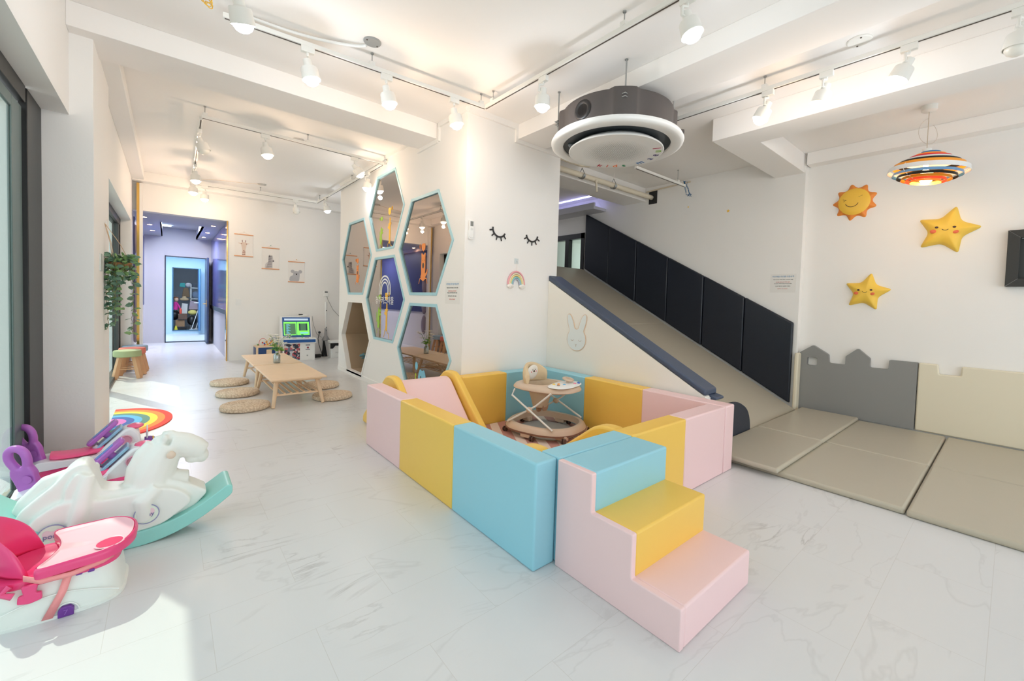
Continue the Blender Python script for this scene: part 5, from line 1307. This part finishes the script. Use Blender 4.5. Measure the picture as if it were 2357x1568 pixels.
text_obj('MARKET', 0.05, 'lettering', mat('pale_grey_ink', (196, 198, 198), 0.6), bn_, Matrix(((1, 0, 0, 0.02), (0, 0, -1, -0.1115), (0, 1, 0, 0.11), (0, 0, 0, 1))))

# ================================================================ stools, plant, rug
def stool(label, x, y, c, nm):
    t = thing('stool', label, 'stool', (x, y, 0), 0, 'padded wooden stools by the window')
    MB().lathe([(0.001, 0.32), (0.148, 0.32), (0.155, 0.328), (0.155, 0.392), (0.148, 0.408), (0.10, 0.414), (0.001, 0.415)], 36).build('seat', mat('stool_'+nm, c, 0.75, bump=0.1, scale=80), t)
    for sx in (-1, 1):
        for sy in (-1, 1):
            M2, L2 = align((sx*0.075, sy*0.06, 0.32), (sx*0.135, sy*0.10, 0.0))
            MB().prism([(-0.026, -0.026), (0.026, -0.026), (0.026, 0.026), (-0.026, 0.026)], 0, L2, 'xy', m=M2).build('leg', BEECH, t, bevel=0.005)
    MB().cyl((-0.10, -0.085, 0.14), (0.10, -0.085, 0.14), 0.008).build('stretcher', BEECH, t)
    MB().cyl((-0.10, 0.085, 0.14), (0.10, 0.085, 0.14), 0.008).build('stretcher', BEECH, t)
stool('green padded stool, nearest of the three by the back window', -0.445, 8.44, (168, 176, 130), 'green')
stool('coral padded stool, middle of the three by the back window', -0.41, 8.79, (232, 128, 110), 'coral')
stool('grey-blue padded stool, farthest of the three by the back window', -0.395, 9.13, (150, 172, 190), 'blue')
hp_ = thing('hanging_plant', 'trailing green plant in a hanging wicker basket on the left pier', 'hanging plant', (-0.315, 5.12, 1.46))
PX = 0.0
MB().lathe([(0.001, 0.0), (0.045, 0.0), (0.072, 0.03), (0.080, 0.07), (0.074, 0.07), (0.001, 0.06)], 20).build('basket', mat('wicker', (160, 112, 74), 0.8, bump=0.8, scale=70), hp_)
b = MB()
for dx, dy in ((0.07, 0.0), (-0.05, 0.05), (-0.03, -0.06)): b.tube([(dx, dy, 0.06), (dx*.5-.04, dy*.5, 0.24), (-0.095, 0, 0.40)], 0.0025, n=5)
b.build('rope', mat('rope', (200, 172, 140), 0.8), hp_)
MB().box(-0.11, -0.10, -0.012, 0.012, 0.37, 0.42).tube([(-0.10, 0, 0.41), (-0.085, 0, 0.40), (-0.085, 0, 0.415)], 0.003, n=6).build('wall_hook', WPL, hp_)
random.seed(21)
stem = MB(); lf1 = MB(); lf2 = MB()
def leaf(b, p, d, s):
    d = d.normalized(); sd = d.cross(Vector((random.uniform(-1, 1), random.uniform(-1, 1), 0.35)))
    if sd.length < .01: sd = Vector((1, 0, 0))
    sd.normalize(); up = sd.cross(d)
    b.add([p, p+d*s*.35+sd*s*.42, p+d*s*.8+sd*s*.3, p+d*s*1.1-up*s*.15, p+d*s*.8-sd*s*.3, p+d*s*.35-sd*s*.42], [(0, 1, 2, 3), (0, 3, 4, 5)])
for k in range(22):
    a = random.uniform(0, 6.28) if k > 3 else (0.1, 0.3, 3.6, 4.4)[k]
    L_ = (0.62, 0.60, 0.58, 0.5)[k] if k < 4 else random.uniform(0.12, 0.42)
    x0, y0 = 0.068*math.cos(a), 0.075*math.sin(a)
    if k > 3 and math.cos(a) > 0.3: L_ *= 0.4
    pts = [(x0*0.5, y0*0.5, 0.08), (x0, y0, 0.10), (x0*1.2, y0*1.2, 0.03)]
    n_ = int(L_/0.045)
    for j in range(n_): pts.append((x0*1.2+random.uniform(-.012, .012), y0*1.2+random.uniform(-.012, .012), 0.03-0.045*(j+1)))
    stem.tube(pts, 0.0018, n=5)
    for j, p in enumerate(pts[1:]):
        for q in range(1 if k < 2 else 2):
            an = random.uniform(0, 6.28)
            leaf(lf1 if random.random() < .7 else lf2, Vector(p), Vector((math.cos(an), math.sin(an), random.uniform(-.6, .3))), random.uniform(0.036, 0.056))
for k in range(130):
    an = random.uniform(0, 6.28); r = random.uniform(0, 0.10)
    leaf(lf1 if random.random() < .6 else lf2, Vector((r*math.cos(an), r*math.sin(an), random.uniform(0.05, 0.14))), Vector((math.cos(an), math.sin(an), random.uniform(-.3, .8))), random.uniform(0.03, 0.05))
stem.build('stems', mat('stem_brown', (130, 130, 80), 0.7), hp_)
lf1.build('leaves', mat('leaf_deep', (106, 142, 120), 0.5, var=0.25), hp_, smooth=False)
lf2.build('young_leaves', mat('leaf_light', (128, 166, 108), 0.5, var=0.2), hp_, smooth=False)
tag(MB().box(-0.412, -0.402, 4.74, 4.86, 1.44, 1.58).build('wall_plate', mat('clear_plate', (214, 222, 220), 0.25), bevel=0.003), 'pale plastic wall plate left of the hanging plant', 'wall plate')
# rainbow rug
rg_ = thing('rainbow_rug', 'half-round rainbow rug on the floor beside the pier', 'rug', (-0.42, 5.62, 0.0))
cls = [(226, 70, 60), (240, 140, 70), (246, 214, 80), (104, 140, 128), (100, 176, 220), (70, 100, 170), (214, 120, 190), (150, 90, 160)]
nms = ['red_band', 'orange_band', 'yellow_band', 'green_band', 'sky_blue_band', 'navy_band', 'pink_band', 'purple_centre']
for i, (c, nm) in enumerate(zip(cls, nms)):
    r1 = 0.46*(1-i*0.125); r0 = 0.46*(1-(i+1)*0.125)
    P1 = [(r1*math.cos(a), r1*1.32*math.sin(a)) for a in [-PI/2+j*PI/36 for j in range(37)]]
    P0 = [(r0*math.cos(a), r0*1.32*math.sin(a)) for a in [PI/2-j*PI/36 for j in range(37)]] if i < 7 else []
    MB().prism(P1+P0, 0.0, 0.009, 'xy').build(nm, mat('rug_'+nm, c, 0.85, var=0.05, scale=80), rg_, smooth=False)
# ================================================================ ride-on toys at the left window
def ride_on(label, x, y, rz):
    t = thing('ride_on_toy', label, 'ride-on toy', (x, y, 0), rz, 'pink ride-on toys with purple backrests')
    WT = mat('toy_white', (240, 238, 242), 0.22)
    # pink chassis, tapered hull
    hull = [(-0.27, 0.13), (-0.25, 0.05), (-0.10, 0.035), (0.14, 0.035), (0.24, 0.07), (0.25, 0.16), (0.18, 0.19), (-0.2, 0.18)]
    MB().prism(round_poly(hull, 0.03), -0.095, 0.095, 'xz').build('chassis', HOT, t, bevel=0.02)
    # white deck with the rear lip
    deck = [(-0.315, 0.165), (-0.29, 0.185), (-0.22, 0.215), (-0.12, 0.205), (0.02, 0.20), (0.06, 0.23), (0.05, 0.17), (-0.28, 0.155)]
    MB().prism(round_poly(deck, 0.012), -0.105, 0.105, 'xz').build('white_deck', WT, t, bevel=0.014)
    # saddle
    rr = []
    for i in range(11):
        s = i/10; xx = -0.18+0.24*s; w = 0.088*(1-(2*s-0.8)**2*0.18) if s > 0 else 0.07
        zz = 0.245-0.020*math.sin(PI*s)+0.012*s
        rr.append([(xx, w*math.cos(a), 0.20+(zz-0.20)*(0.5+0.5*math.sin(a)) if math.sin(a) > -0.99 else 0.20) for a in [2*PI*j/16 for j in range(16)]])
    MB().loft(rr).build('saddle', mat('saddle_pink', (248, 92, 142), 0.25), t, angle=1.2)
    # backrest: upright loop
    BM = Matrix.Translation((-0.240, 0, 0.20)) @ Matrix.Rotation(-0.25, 4, 'Y') @ Matrix.Rotation(1.05, 4, 'Z')
    hb = MB().tube([BM @ Vector((0, 0.046*math.sin(a)*(0.80+0.20*math.cos(a)), 0.168+0.068*math.cos(a))) for a in [2*PI*j/28 for j in range(28)]], 0.0205, n=12, closed=True)
    hb.prism([(-0.042, -0.02), (0.042, -0.02), (0.052, 0.09), (0.045, 0.12), (-0.045, 0.12), (-0.052, 0.09)], -0.019, 0.019, 'yz', m=BM)
    hb.build('backrest_handle', PURP, t, remesh=0.0055, smo=5)
    MB().lathe([(0.018, 0.022), (0.022, 0.027), (0.001, 0.028)], 20, BM @ Matrix.Translation((0, -0.02, 0.06)) @ Matrix.Rotation(-PI/2, 4, 'Y')).build('emblem', PURP, t)
    # sloped white dashboard
    dash = [(0.02, 0.20), (0.16, 0.345), (0.20, 0.35), (0.235, 0.31), (0.25, 0.20), (0.22, 0.165), (0.05, 0.17)]
    MB().prism(round_poly(dash, 0.018), -0.075, 0.075, 'xz').build('dashboard', WT, t, bevel=0.016)
    DM_ = Matrix.Translation((0.085, 0, 0.295)) @ Matrix.Rotation(-0.80, 4, 'Y')
    MB().box(-0.085, 0.085, -0.055, 0.055, -0.010, 0.006, DM_).build('picture_panel', mat('panel_sky', (150, 190, 220), 0.3, var=0.3, scale=30), t, bevel=0.004)
    MB().prism(round_poly([(-0.10, -0.045), (0.10, -0.045), (0.10, 0.045), (-0.10, 0.045)], 0.03), 0.030, 0.058, 'xy', m=DM_).cyl(DM_ @ Vector((0, 0, 0)), DM_ @ Vector((0, 0, 0.035)), 0.02).build('steering_pad', PURP, t, bevel=0.008)
    MB().box(-0.05, 0.05, -0.02, 0.02, 0.058, 0.061, DM_).build('blue_inlay', mat('inlay_blue', (120, 160, 220), 0.3), t, bevel=0.001)
    MB().cyl(DM_ @ Vector((-0.08, -0.04, 0.0)), DM_ @ Vector((-0.08, -0.04, 0.02)), 0.014).cyl(DM_ @ Vector((-0.08, 0.03, 0.0)), DM_ @ Vector((-0.08, 0.03, 0.02)), 0.014).build('key_buttons', mat('key_grey', (200, 200, 210), 0.3), t)
    MB().lathe([(0.034, 0.0), (0.030, 0.010), (0.024, 0.004), (0.001, 0.002)], 24, Matrix.Translation((0.165, -0.090, 0.275)) @ Matrix.Rotation(PI/2, 4, 'X')).build('side_window', mat('side_window', (214, 150, 170), 0.15), t)
    # pink bonnet and side pod
    MB().ball((0.12, -0.085, 0.115), (0.11, 0.045, 0.035)).build('side_pod', mat('pod_pink', (250, 110, 150), 0.25), t)
    MB().ball((0.215, 0, 0.345), (0.045, 0.055, 0.018)).build('bonnet_scoop', mat('pod_pink', (250, 110, 150)), t)
    # propeller
    PM = Matrix.Translation((0.262, 0, 0.215)) @ Matrix.Rotation(PI/2, 4, 'Y')
    MB().lathe([(0.040, 0.0), (0.042, 0.03), (0.034, 0.05), (0.018, 0.065), (0.001, 0.068)], 24, PM).build('propeller_hub', DPURP, t)
    b = MB()
    for r, z in ((0.037, 0.044), (0.027, 0.058)): b.lathe([(r-0.004, z), (r+0.003, z-0.002), (r+0.001, z+0.005), (r-0.005, z+0.005)], 24, PM, closed=True)
    b.build('yellow_rings', mat('ring_yellow', (236, 190, 60), 0.3), t)
    for a in (0.25, 0.25+2*PI/3, 0.25+4*PI/3):
        R_ = Matrix.Translation((0.275, 0, 0.215)) @ Matrix.Rotation(a, 4, 'X')
        bl = MB().prism(round_poly([(-0.012, 0.02), (0.012, 0.02), (0.026, 0.10), (0.018, 0.135), (-0.018, 0.135), (-0.026, 0.10)], 0.018), -0.004, 0.004, 'yz', m=R_).build('propeller_blade', WT, t, bevel=0.003)
        MB().prism([(-0.005, 0.03), (0.005, 0.03), (0.005, 0.085), (-0.005, 0.085)], -0.0055, 0.0055, 'yz', m=R_).build('purple_stripe', DPURP, bl)
    for sx in (-0.17, 0.16):
        for sy in (-1, 1):
            w = MB().cyl((sx, sy*0.095, 0.045), (sx, sy*0.128, 0.045), 0.045, n=24).build('wheel', DPURP, t, bevel=0.006)
    return t
ride_on('pink and white ride-on toy with purple backrest, nearer to the rocking horse', -0.325, 3.47, 0.06)
ride_on('pink and white ride-on toy with purple backrest, behind by the pier', -0.385, 3.98, 0.06)

# ---- rocking horse
hs = thing('rocking_horse', 'milky white plastic rocking horse on a mint green rocker', 'rocking horse', (-0.14, 2.96, 0), 0.0)
def P(pts, w0, w1): return pts
b = MB()
body = [(-0.40, 0.20), (-0.37, 0.27), (-0.31, 0.33), (-0.26, 0.375), (-0.215, 0.435), (-0.18, 0.455), (-0.15, 0.445), (-0.125, 0.38), (-0.105, 0.305), (-0.04, 0.29), (0.03, 0.295), (0.10, 0.32), (0.17, 0.29), (0.25, 0.24), (0.315, 0.19), (0.25, 0.12), (0.12, 0.075), (-0.08, 0.06), (-0.26, 0.09)]
b.prism(round_poly(body, 0.02, 3), -0.075, 0.075, 'xz')
b.prism(round_poly([(-0.36, 0.16), (-0.33, 0.24), (-0.24, 0.30), (-0.10, 0.27), (0.03, 0.27), (0.12, 0.28), (0.20, 0.24), (0.25, 0.17), (0.12, 0.08), (-0.08, 0.065), (-0.26, 0.10)], 0.04, 4), -0.115, 0.115, 'xz')
# broad backrest
b.prism(round_poly([(-0.24, 0.20), (-0.225, 0.36), (-0.185, 0.425), (-0.145, 0.40), (-0.11, 0.24)], 0.03, 4), -0.10, 0.10, 'xz')
# haunch ridges
for s in (-1, 1):
    b.tube([(-0.15, s*0.085, 0.40), (-0.17, s*0.112, 0.25), (-0.20, s*0.115, 0.12)], [0.028, 0.035, 0.03], n=10)
    b.tube([(0.10, s*0.09, 0.27), (0.045, s*0.112, 0.22), (0.05, s*0.112, 0.12)], [0.035, 0.04, 0.03], n=10)
# tail behind
b.tube([(-0.20, 0.0, 0.40), (-0.29, 0.0, 0.37), (-0.36, 0.0, 0.29), (-0.40, 0, 0.21)], [0.03, 0.036, 0.032, 0.02], n=10)
# neck, head
b.tube([(0.07, 0, 0.24), (0.085, 0, 0.33), (0.115, 0, 0.41), (0.15, 0, 0.468)], [0.098, 0.094, 0.084, 0.068], n=14)
b.tube([(0.15, 0, 0.470), (0.21, 0, 0.452), (0.26, 0, 0.425), (0.295, 0, 0.400)], [0.066, 0.066, 0.058, 0.046], n=14)
b.ball((0.285, 0, 0.380), (0.036, 0.042, 0.042), 14)
b.ball((0.25, 0, 0.372), (0.04, 0.036, 0.030), 12)
# mane and forelock
b.tube([(0.0, 0, 0.27), (0.015, 0, 0.36), (0.05, 0, 0.43), (0.09, 0, 0.475)], [0.035, 0.04, 0.045, 0.045], n=12)
for (x, z, r) in ((0.02, 0.33, 0.035), (0.025, 0.37, 0.035), (0.045, 0.415, 0.034), (0.075, 0.455, 0.034), (0.11, 0.49, 0.036), (0.15, 0.512, 0.034), (0.185, 0.502, 0.028)): b.ball((x, 0, z), (r, r*0.9, r), 12)
for s in (-1, 1): b.ball((0.13, s*0.040, 0.512), (0.016, 0.013, 0.026), 10)
b.tube([(0.16, 0.0, 0.26), (0.23, 0, 0.255)], [0.07, 0.05], n=12)
b.build('body', mat('milky_plastic', (238, 238, 232)), hs, remesh=0.007, smo=4)
MB().tube([(0.155, -0.10, 0.435), (0.155, 0.10, 0.435)], [0.013, 0.013], n=12).ball((0.155, -0.10, 0.435), (0.02, 0.014, 0.02), 12).ball((0.155, 0.10, 0.435), (0.02, 0.014, 0.02), 12).build('handle_bar', mat('handle_tan', (226, 204, 184), 0.4), hs)
# rocker: curved wide band with upturned ends
n_ = 30; up_ = []; dn_ = []
for i in range(n_+1):
    x = -0.47+0.89*i/n_
    z = 0.0 + 1.05*(x-0.02)**2
    th = 0.075 if i < n_ else 0.05
    up_.append((x, z+th)); dn_.append((x, z))
MB().prism(round_poly(dn_+up_[::-1], 0.012, 2), -0.125, 0.125, 'xz').build('rocker', MINT, hs, bevel=0.014)
for sx, lab in ((0.06, 'front'), (-0.26, 'rear')):
    rb_ = MB().lathe([(0.046, 0), (0.050, 0), (0.050, 0.002), (0.046, 0.002)], 32, Matrix.Translation((sx, -0.128, 0.16)) @ Matrix.Rotation(PI/2, 4, 'X'), closed=True).build('badge_ring', mat('badge_lilac', (150, 150, 190), 0.4), hs)
    hrt = [(0.0, -0.028), (0.030, 0.0), (0.032, 0.018), (0.018, 0.030), (0.0, 0.016), (-0.018, 0.030), (-0.032, 0.018), (-0.030, 0.0)]
    MB().prism(circle(0, 0, 0.045, 28), 0, 0.0008, 'xy', m=face_y(sx, -0.1285, 0.16)).build('badge', mat('badge_pale', (226, 236, 222), 0.4), hs, smooth=False)
    MB().prism(round_poly(hrt, 0.010), 0.0012, 0.0022, 'xy', m=face_y(sx, -0.1285, 0.16)).build('badge_heart', mat('badge_pink', (238, 206, 216), 0.4), hs, smooth=False)
    text_obj('pony', 0.030, 'badge_lettering', mat('badge_ink', (110, 110, 160), 0.5), hs, face_y(sx, -0.1285, 0.158) @ Matrix.Translation((0, 0, 0.0035)))

# ---- booster seat
bs = thing('booster_seat', 'white and hot pink baby booster seat with pale pink tray', 'booster seat', (-0.335, 2.56, 0), -0.02)
BW = mat('booster_white', (236, 240, 234), 0.3)
def sect(z, a, bb, p=4.0, cx=0.0): return [(cx+x, y, z) for x, y in egg(48, a, bb, 0.0, p)]
MB().loft([sect(0.0, 0.200, 0.165), sect(0.012, 0.200, 0.165), sect(0.014, 0.192, 0.158), sect(0.06, 0.188, 0.155), sect(0.10, 0.183, 0.150), sect(0.155, 0.176, 0.140)]).build('base_shell', BW, bs, angle=0.8)
MB().tube([(-0.185+0.37*j/16, -0.158+0.004*0, 0.045+0.05*math.sin(PI*j/16)) for j in range(17)], 0.003, n=6).build('moulded_line', BW, bs)
MB().prism([(-0.022, 0.0), (-0.022, 0.028), (-0.012, 0.040), (0.012, 0.040), (0.022, 0.028), (0.022, 0.0)], -0.172, -0.150, 'xz', m=Matrix.Translation((0.035, 0, 0))).build('purple_foot_button', DPURP, bs, bevel=0.003)
text_obj('7', 0.028, 'number', mat('number_violet', (150, 100, 190), 0.4), bs, face_y(0.035, -0.173, 0.018))
MB().tube([(0.035+0.036*math.cos(a), -0.160, 0.044*math.sin(a)+0.004) for a in [j*PI/12 for j in range(13)]], 0.003, n=6).build('arch_rib', BW, bs)
for k in range(3): MB().prism(round_poly([(-0.010, -0.007), (0.010, -0.007), (0.010, 0.005), (-0.010, 0.005)], 0.005), -0.149, -0.140, 'xz', m=Matrix.Translation((0.035+0.034*k, 0, 0.150))).build('purple_slot', DPURP, bs)
# pink seat shell with arms
MB().loft([sect(0.145, 0.178, 0.146), sect(0.15, 0.186, 0.152), sect(0.175, 0.186, 0.152), sect(0.178, 0.14, 0.115), sect(0.165, 0.13, 0.10)]).build('seat_rim', HOT, bs, angle=0.9)
bk_ = []
for i in range(21):
    a = PI*0.62+PI*0.76*i/20
    c, s = math.cos(a), math.sin(a)
    hgt = 0.235*max(0.0, math.sin(PI*i/20))**0.45
    bk_.append([(0.158*c-0.005, 0.132*s, 0.165), (0.176*c-0.005, 0.150*s, 0.17), (0.178*c-0.02*hgt/0.14-0.005, 0.150*s, 0.17+hgt*0.8), (0.168*c-0.02*hgt/.14-0.005, 0.140*s, 0.175+hgt), (0.152*c-0.02*hgt/.14-0.005, 0.126*s, 0.17+hgt*0.8)])
MB().loft(bk_).build('backrest', HOT, bs, angle=1.2, sub=1)
MB().prism(round_poly([(-0.022, 0.045), (0.022, 0.045), (0.016, 0.012), (0.030, 0.010), (0.032, -0.018), (0.0, -0.026), (-0.032, -0.018), (-0.030, 0.010), (-0.016, 0.012)], 0.006), -0.172, -0.156, 'xz', m=Matrix.Translation((-0.058, 0, 0.118))).build('pink_latch', HOT, bs, bevel=0.004)
MB().tube([(-0.11, -0.150, 0.17), (-0.13, -0.16, 0.15), (-0.10, -0.165, 0.135)], 0.012, n=8).build('arm', HOT, bs)
# tray
TM_ = Matrix.Translation((0.060, -0.012, 0.212)) @ Matrix.Rotation(-0.04, 4, 'Y') @ Matrix.Scale(1.1, 4)
def tr_o(k): return round_poly([(-0.10*k-0.01, -0.165*k), (0.10*k, -0.150*k), (0.158*k, -0.06*k), (0.158*k, 0.08*k), (0.10*k, 0.165*k), (-0.10*k-0.01, 0.175*k), (-0.075*k, 0.09*k), (-0.055*k, 0.0), (-0.075*k, -0.09*k)], 0.05, 5)
def rg3(poly, z): return [(x, y, z) for x, y in poly]
MB().loft([rg3(tr_o(0.88), -0.028), rg3(tr_o(0.98), -0.022), rg3(tr_o(1.0), -0.004), rg3(tr_o(0.985), 0.010), rg3(tr_o(0.95), 0.014), rg3(tr_o(0.92), 0.006)], m=TM_).build('tray_rim', HOT, bs, angle=0.9)
MB().loft([rg3(tr_o(0.93), 0.004), rg3(tr_o(0.925), 0.0125), rg3(tr_o(0.90), 0.0125), rg3(tr_o(0.83), 0.0075)], m=TM_).build('tray_liner', PPK, bs, angle=0.9)
MB().lathe([(0.036, 0.0125), (0.041, 0.0145), (0.044, 0.0125), (0.041, 0.010)], 32, TM_ @ Matrix.Translation((0.085, -0.085, 0)), closed=True).build('cup_ring', PPK, bs)
MB().lathe([(0.037, 0.0135), (0.034, 0.0095), (0.001, 0.009)], 32, TM_ @ Matrix.Translation((0.085, -0.085, 0))).build('cup_well', mat('cup_pink', (232, 60, 110), 0.25), bs)
STP = mat('strap_pink', (250, 160, 160), 0.6, bump=0.2, scale=90)
def strap(name, pts, w):
    b = MB(); vs = []
    for p, q in pts: vs += [p, q]
    fs = [(2*i, 2*i+1, 2*i+3, 2*i+2) for i in range(len(pts)-1)]
    b.add(vs, fs); o = b.build(name, STP, bs, recalc=False)
    sd = o.modifiers.new('solidify', 'SOLIDIFY'); sd.thickness = 0.003
    return o
strap('strap', [((-0.03, -0.168, 0.010), (0.0, -0.168, 0.008)), ((0.012, -0.163, 0.10), (0.038, -0.163, 0.10)), ((0.03, -0.158, 0.165), (0.054, -0.158, 0.165)), ((0.035, -0.15, 0.19), (0.058, -0.15, 0.19))], 0.03)
strap('strap', [((-0.075, -0.165, 0.205), (-0.075, -0.165, 0.183)), ((-0.03, -0.178, 0.182), (-0.03, -0.178, 0.162)), ((0.05, -0.176, 0.178), (0.05, -0.176, 0.158)), ((0.14, -0.150, 0.186), (0.14, -0.150, 0.168)), ((0.168, -0.12, 0.188), (0.168, -0.12, 0.17))], 0.02)

# ================================================================ storeroom clutter far beyond the hall
def simple(name, lab, cat, mb, m, group=None, **k): return tag(mb.build(name, m, **k), lab, cat, group)
CB = mat('cardboard', (150, 116, 84), 0.8)
simple('cardboard_box', 'brown cardboard box low in the far storeroom', 'box', MB().box(0.18, 0.40, 16.75, 16.95, 0.20, 0.40), CB, bevel=0.004)
simple('dark_bag', 'black bag behind the cardboard box in the far storeroom', 'bag', MB().ball((0.16, 17.05, 0.55), (0.12, 0.12, 0.16), 14), BLKP)
simple('storage_tub', 'dark storage tub under the cardboard box in the far storeroom', 'tub', MB().box(0.16, 0.44, 16.72, 16.97, 0.10, 0.20), BLKP, bevel=0.01)
simple('yellow_cone', 'small yellow cone on the floor of the far storeroom', 'cone', MB().lathe([(0.05, 0), (0.045, 0.02), (0.015, 0.14), (0.001, 0.14)], 20, Matrix.Translation((0.19, 16.66, 0.10))), mat('cone_yellow', (220, 210, 60), 0.5))
simple('yellow_bag', 'crumpled yellow bag in the far storeroom', 'bag', MB().ball((0.60, 17.0, 0.63), (0.12, 0.10, 0.08), 16), mat('bag_yellow', (220, 206, 120), 0.7, bump=0.8))
simple('black_sack', 'dark sack below the yellow bag in the far storeroom', 'bag', MB().ball((0.58, 16.95, 0.38), (0.12, 0.11, 0.15), 16), BLKP)
simple('pink_bag', 'grey and pink bag on the shelf of the far storeroom', 'bag', MB().prism(round_poly([(0.50, 0.72), (0.74, 0.72), (0.72, 0.98), (0.54, 1.0)], 0.04), 17.0, 17.12, 'xz'), mat('bag_greypink', (170, 150, 160), 0.7), bevel=0.02)
simple('paper_bag', 'white paper bag in the far storeroom', 'bag', MB().prism([(0.30, 0.55), (0.46, 0.52), (0.48, 0.90), (0.34, 0.92)], 17.0, 17.10, 'xz'), mat('bag_white', (214, 214, 210), 0.7), bevel=0.006)
simple('straw_hat', 'straw hat hanging in the far storeroom', 'hat', MB().ball((0.40, 17.2, 1.04), (0.12, 0.06, 0.05), 16).ball((0.40, 17.2, 1.09), (0.06, 0.05, 0.05), 14), mat('hat_straw', (200, 176, 140), 0.8))
simple('brown_coat', 'brown coat hanging behind the hat in the far storeroom', 'coat', MB().prism(round_poly([(0.34, 1.12), (0.54, 1.10), (0.50, 1.42), (0.38, 1.40)], 0.04), 17.3, 17.38, 'xz'), mat('coat_brown', (130, 108, 84), 0.8, bump=.6), bevel=0.02)
simple('teal_bag', 'teal bag hanging high in the far storeroom', 'bag', MB().prism(round_poly([(0.28, 1.44), (0.42, 1.42), (0.42, 1.56), (0.30, 1.56)], 0.02), 17.3, 17.36, 'xz'), mat('bag_teal', (60, 170, 170), 0.6), bevel=0.01)
simple('white_bundle', 'pale bundle beside the teal bag in the far storeroom', 'bundle', MB().ball((0.50, 17.3, 1.5), (0.08, 0.06, 0.07), 14), mat('bundle_pale', (196, 196, 206), 0.8))
simple('grey_crate', 'dark grey crate on the top shelf of the far storeroom', 'crate', MB().box(0.60, 0.86, 17.1, 17.4, 1.42, 1.56), mat('crate_grey', (70, 78, 90), 0.6), bevel=0.01)
sh_ = thing('storage_shelf', 'white metal shelf rack in the far storeroom', 'shelf', (0.75, 17.25, 0.10))
MB().box(-0.20, -0.18, -0.15, -0.13, 0, 1.42).box(0.18, 0.20, -0.15, -0.13, 0, 1.42).box(-0.20, -0.18, 0.13, 0.15, 0, 1.42).box(0.18, 0.20, 0.13, 0.15, 0, 1.42).build('uprights', WMET, sh_)
for z in (0.5, 0.95, 1.30): MB().box(-0.20, 0.20, -0.15, 0.15, z, z+0.02).build('shelf_board', WMET, sh_)
simple('folded_cloths', 'blue-grey bundle on the shelf rack in the far storeroom', 'bundle', MB().ball((0.70, 17.25, 1.19), (0.12, 0.10, 0.12), 14), mat('cloth_bluegrey', (120, 136, 160), 0.8))
for k, x in enumerate((0.66, 0.72)):
    o = MB().cyl((x-0.10+0.05*k, 16.66+0.12*k, 0.12), (x+0.06+0.04*k, 16.68+0.12*k, 0.72), 0.010).box(x-0.15+0.05*k, x-0.05+0.05*k, 16.64+0.11*k, 16.70+0.11*k, 0.10, 0.13).build('broom', WPL)
    tag(o, ['white broom leaning in the far storeroom, left one', 'white broom leaning in the far storeroom, right one'][k], 'broom', 'brooms in the storeroom')
# a child-sized doll with brown curls
dl = thing('doll', 'large doll with brown curly hair and magenta top in the far storeroom', 'doll', (0.17, 16.92, 0.72))
MB().tube([(0.0, 0, 0.0), (0.02, 0, 0.12), (0.01, 0, 0.24)], [0.07, 0.065, 0.045], n=14).tube([(0.04, -0.03, 0.20), (0.10, -0.05, 0.10), (0.12, -0.08, 0.02)], [0.03, 0.025, 0.02], n=10).build('magenta_top', mat('magenta_cloth', (200, 50, 140), 0.7), dl)
MB().ball((0.03, -0.02, 0.31), (0.055, 0.055, 0.065), 16).ball((0.035, -0.075, 0.30), (0.01, 0.01, 0.008), 8).build('head', mat('doll_skin', (214, 170, 146), 0.5), dl)
b = MB(); random.seed(5)
for k in range(22):
    a = random.uniform(0, 6.28); b.ball((0.015+0.05*math.cos(a), 0.015+0.045*math.sin(a), 0.34+random.uniform(-.04, .045)), 0.022, 8)
b.build('hair', mat('hair_brown', (120, 78, 56), 0.8), dl)
simple('red_bottle', 'orange-red bottle in front of the doll in the far storeroom', 'bottle', MB().lathe([(0.03, 0), (0.035, 0.12), (0.015, 0.16), (0.001, 0.17)], 16, Matrix.Translation((0.30, 16.78, 0.60))), mat('bottle_red', (220, 80, 60), 0.4))
simple('stool_crate', 'dark crate that carries the bottle and the bags in the far storeroom', 'crate', MB().box(0.24, 0.46, 16.70, 16.88, 0.42, 0.60), mat('crate_brown', (96, 70, 56), 0.7), bevel=0.01)
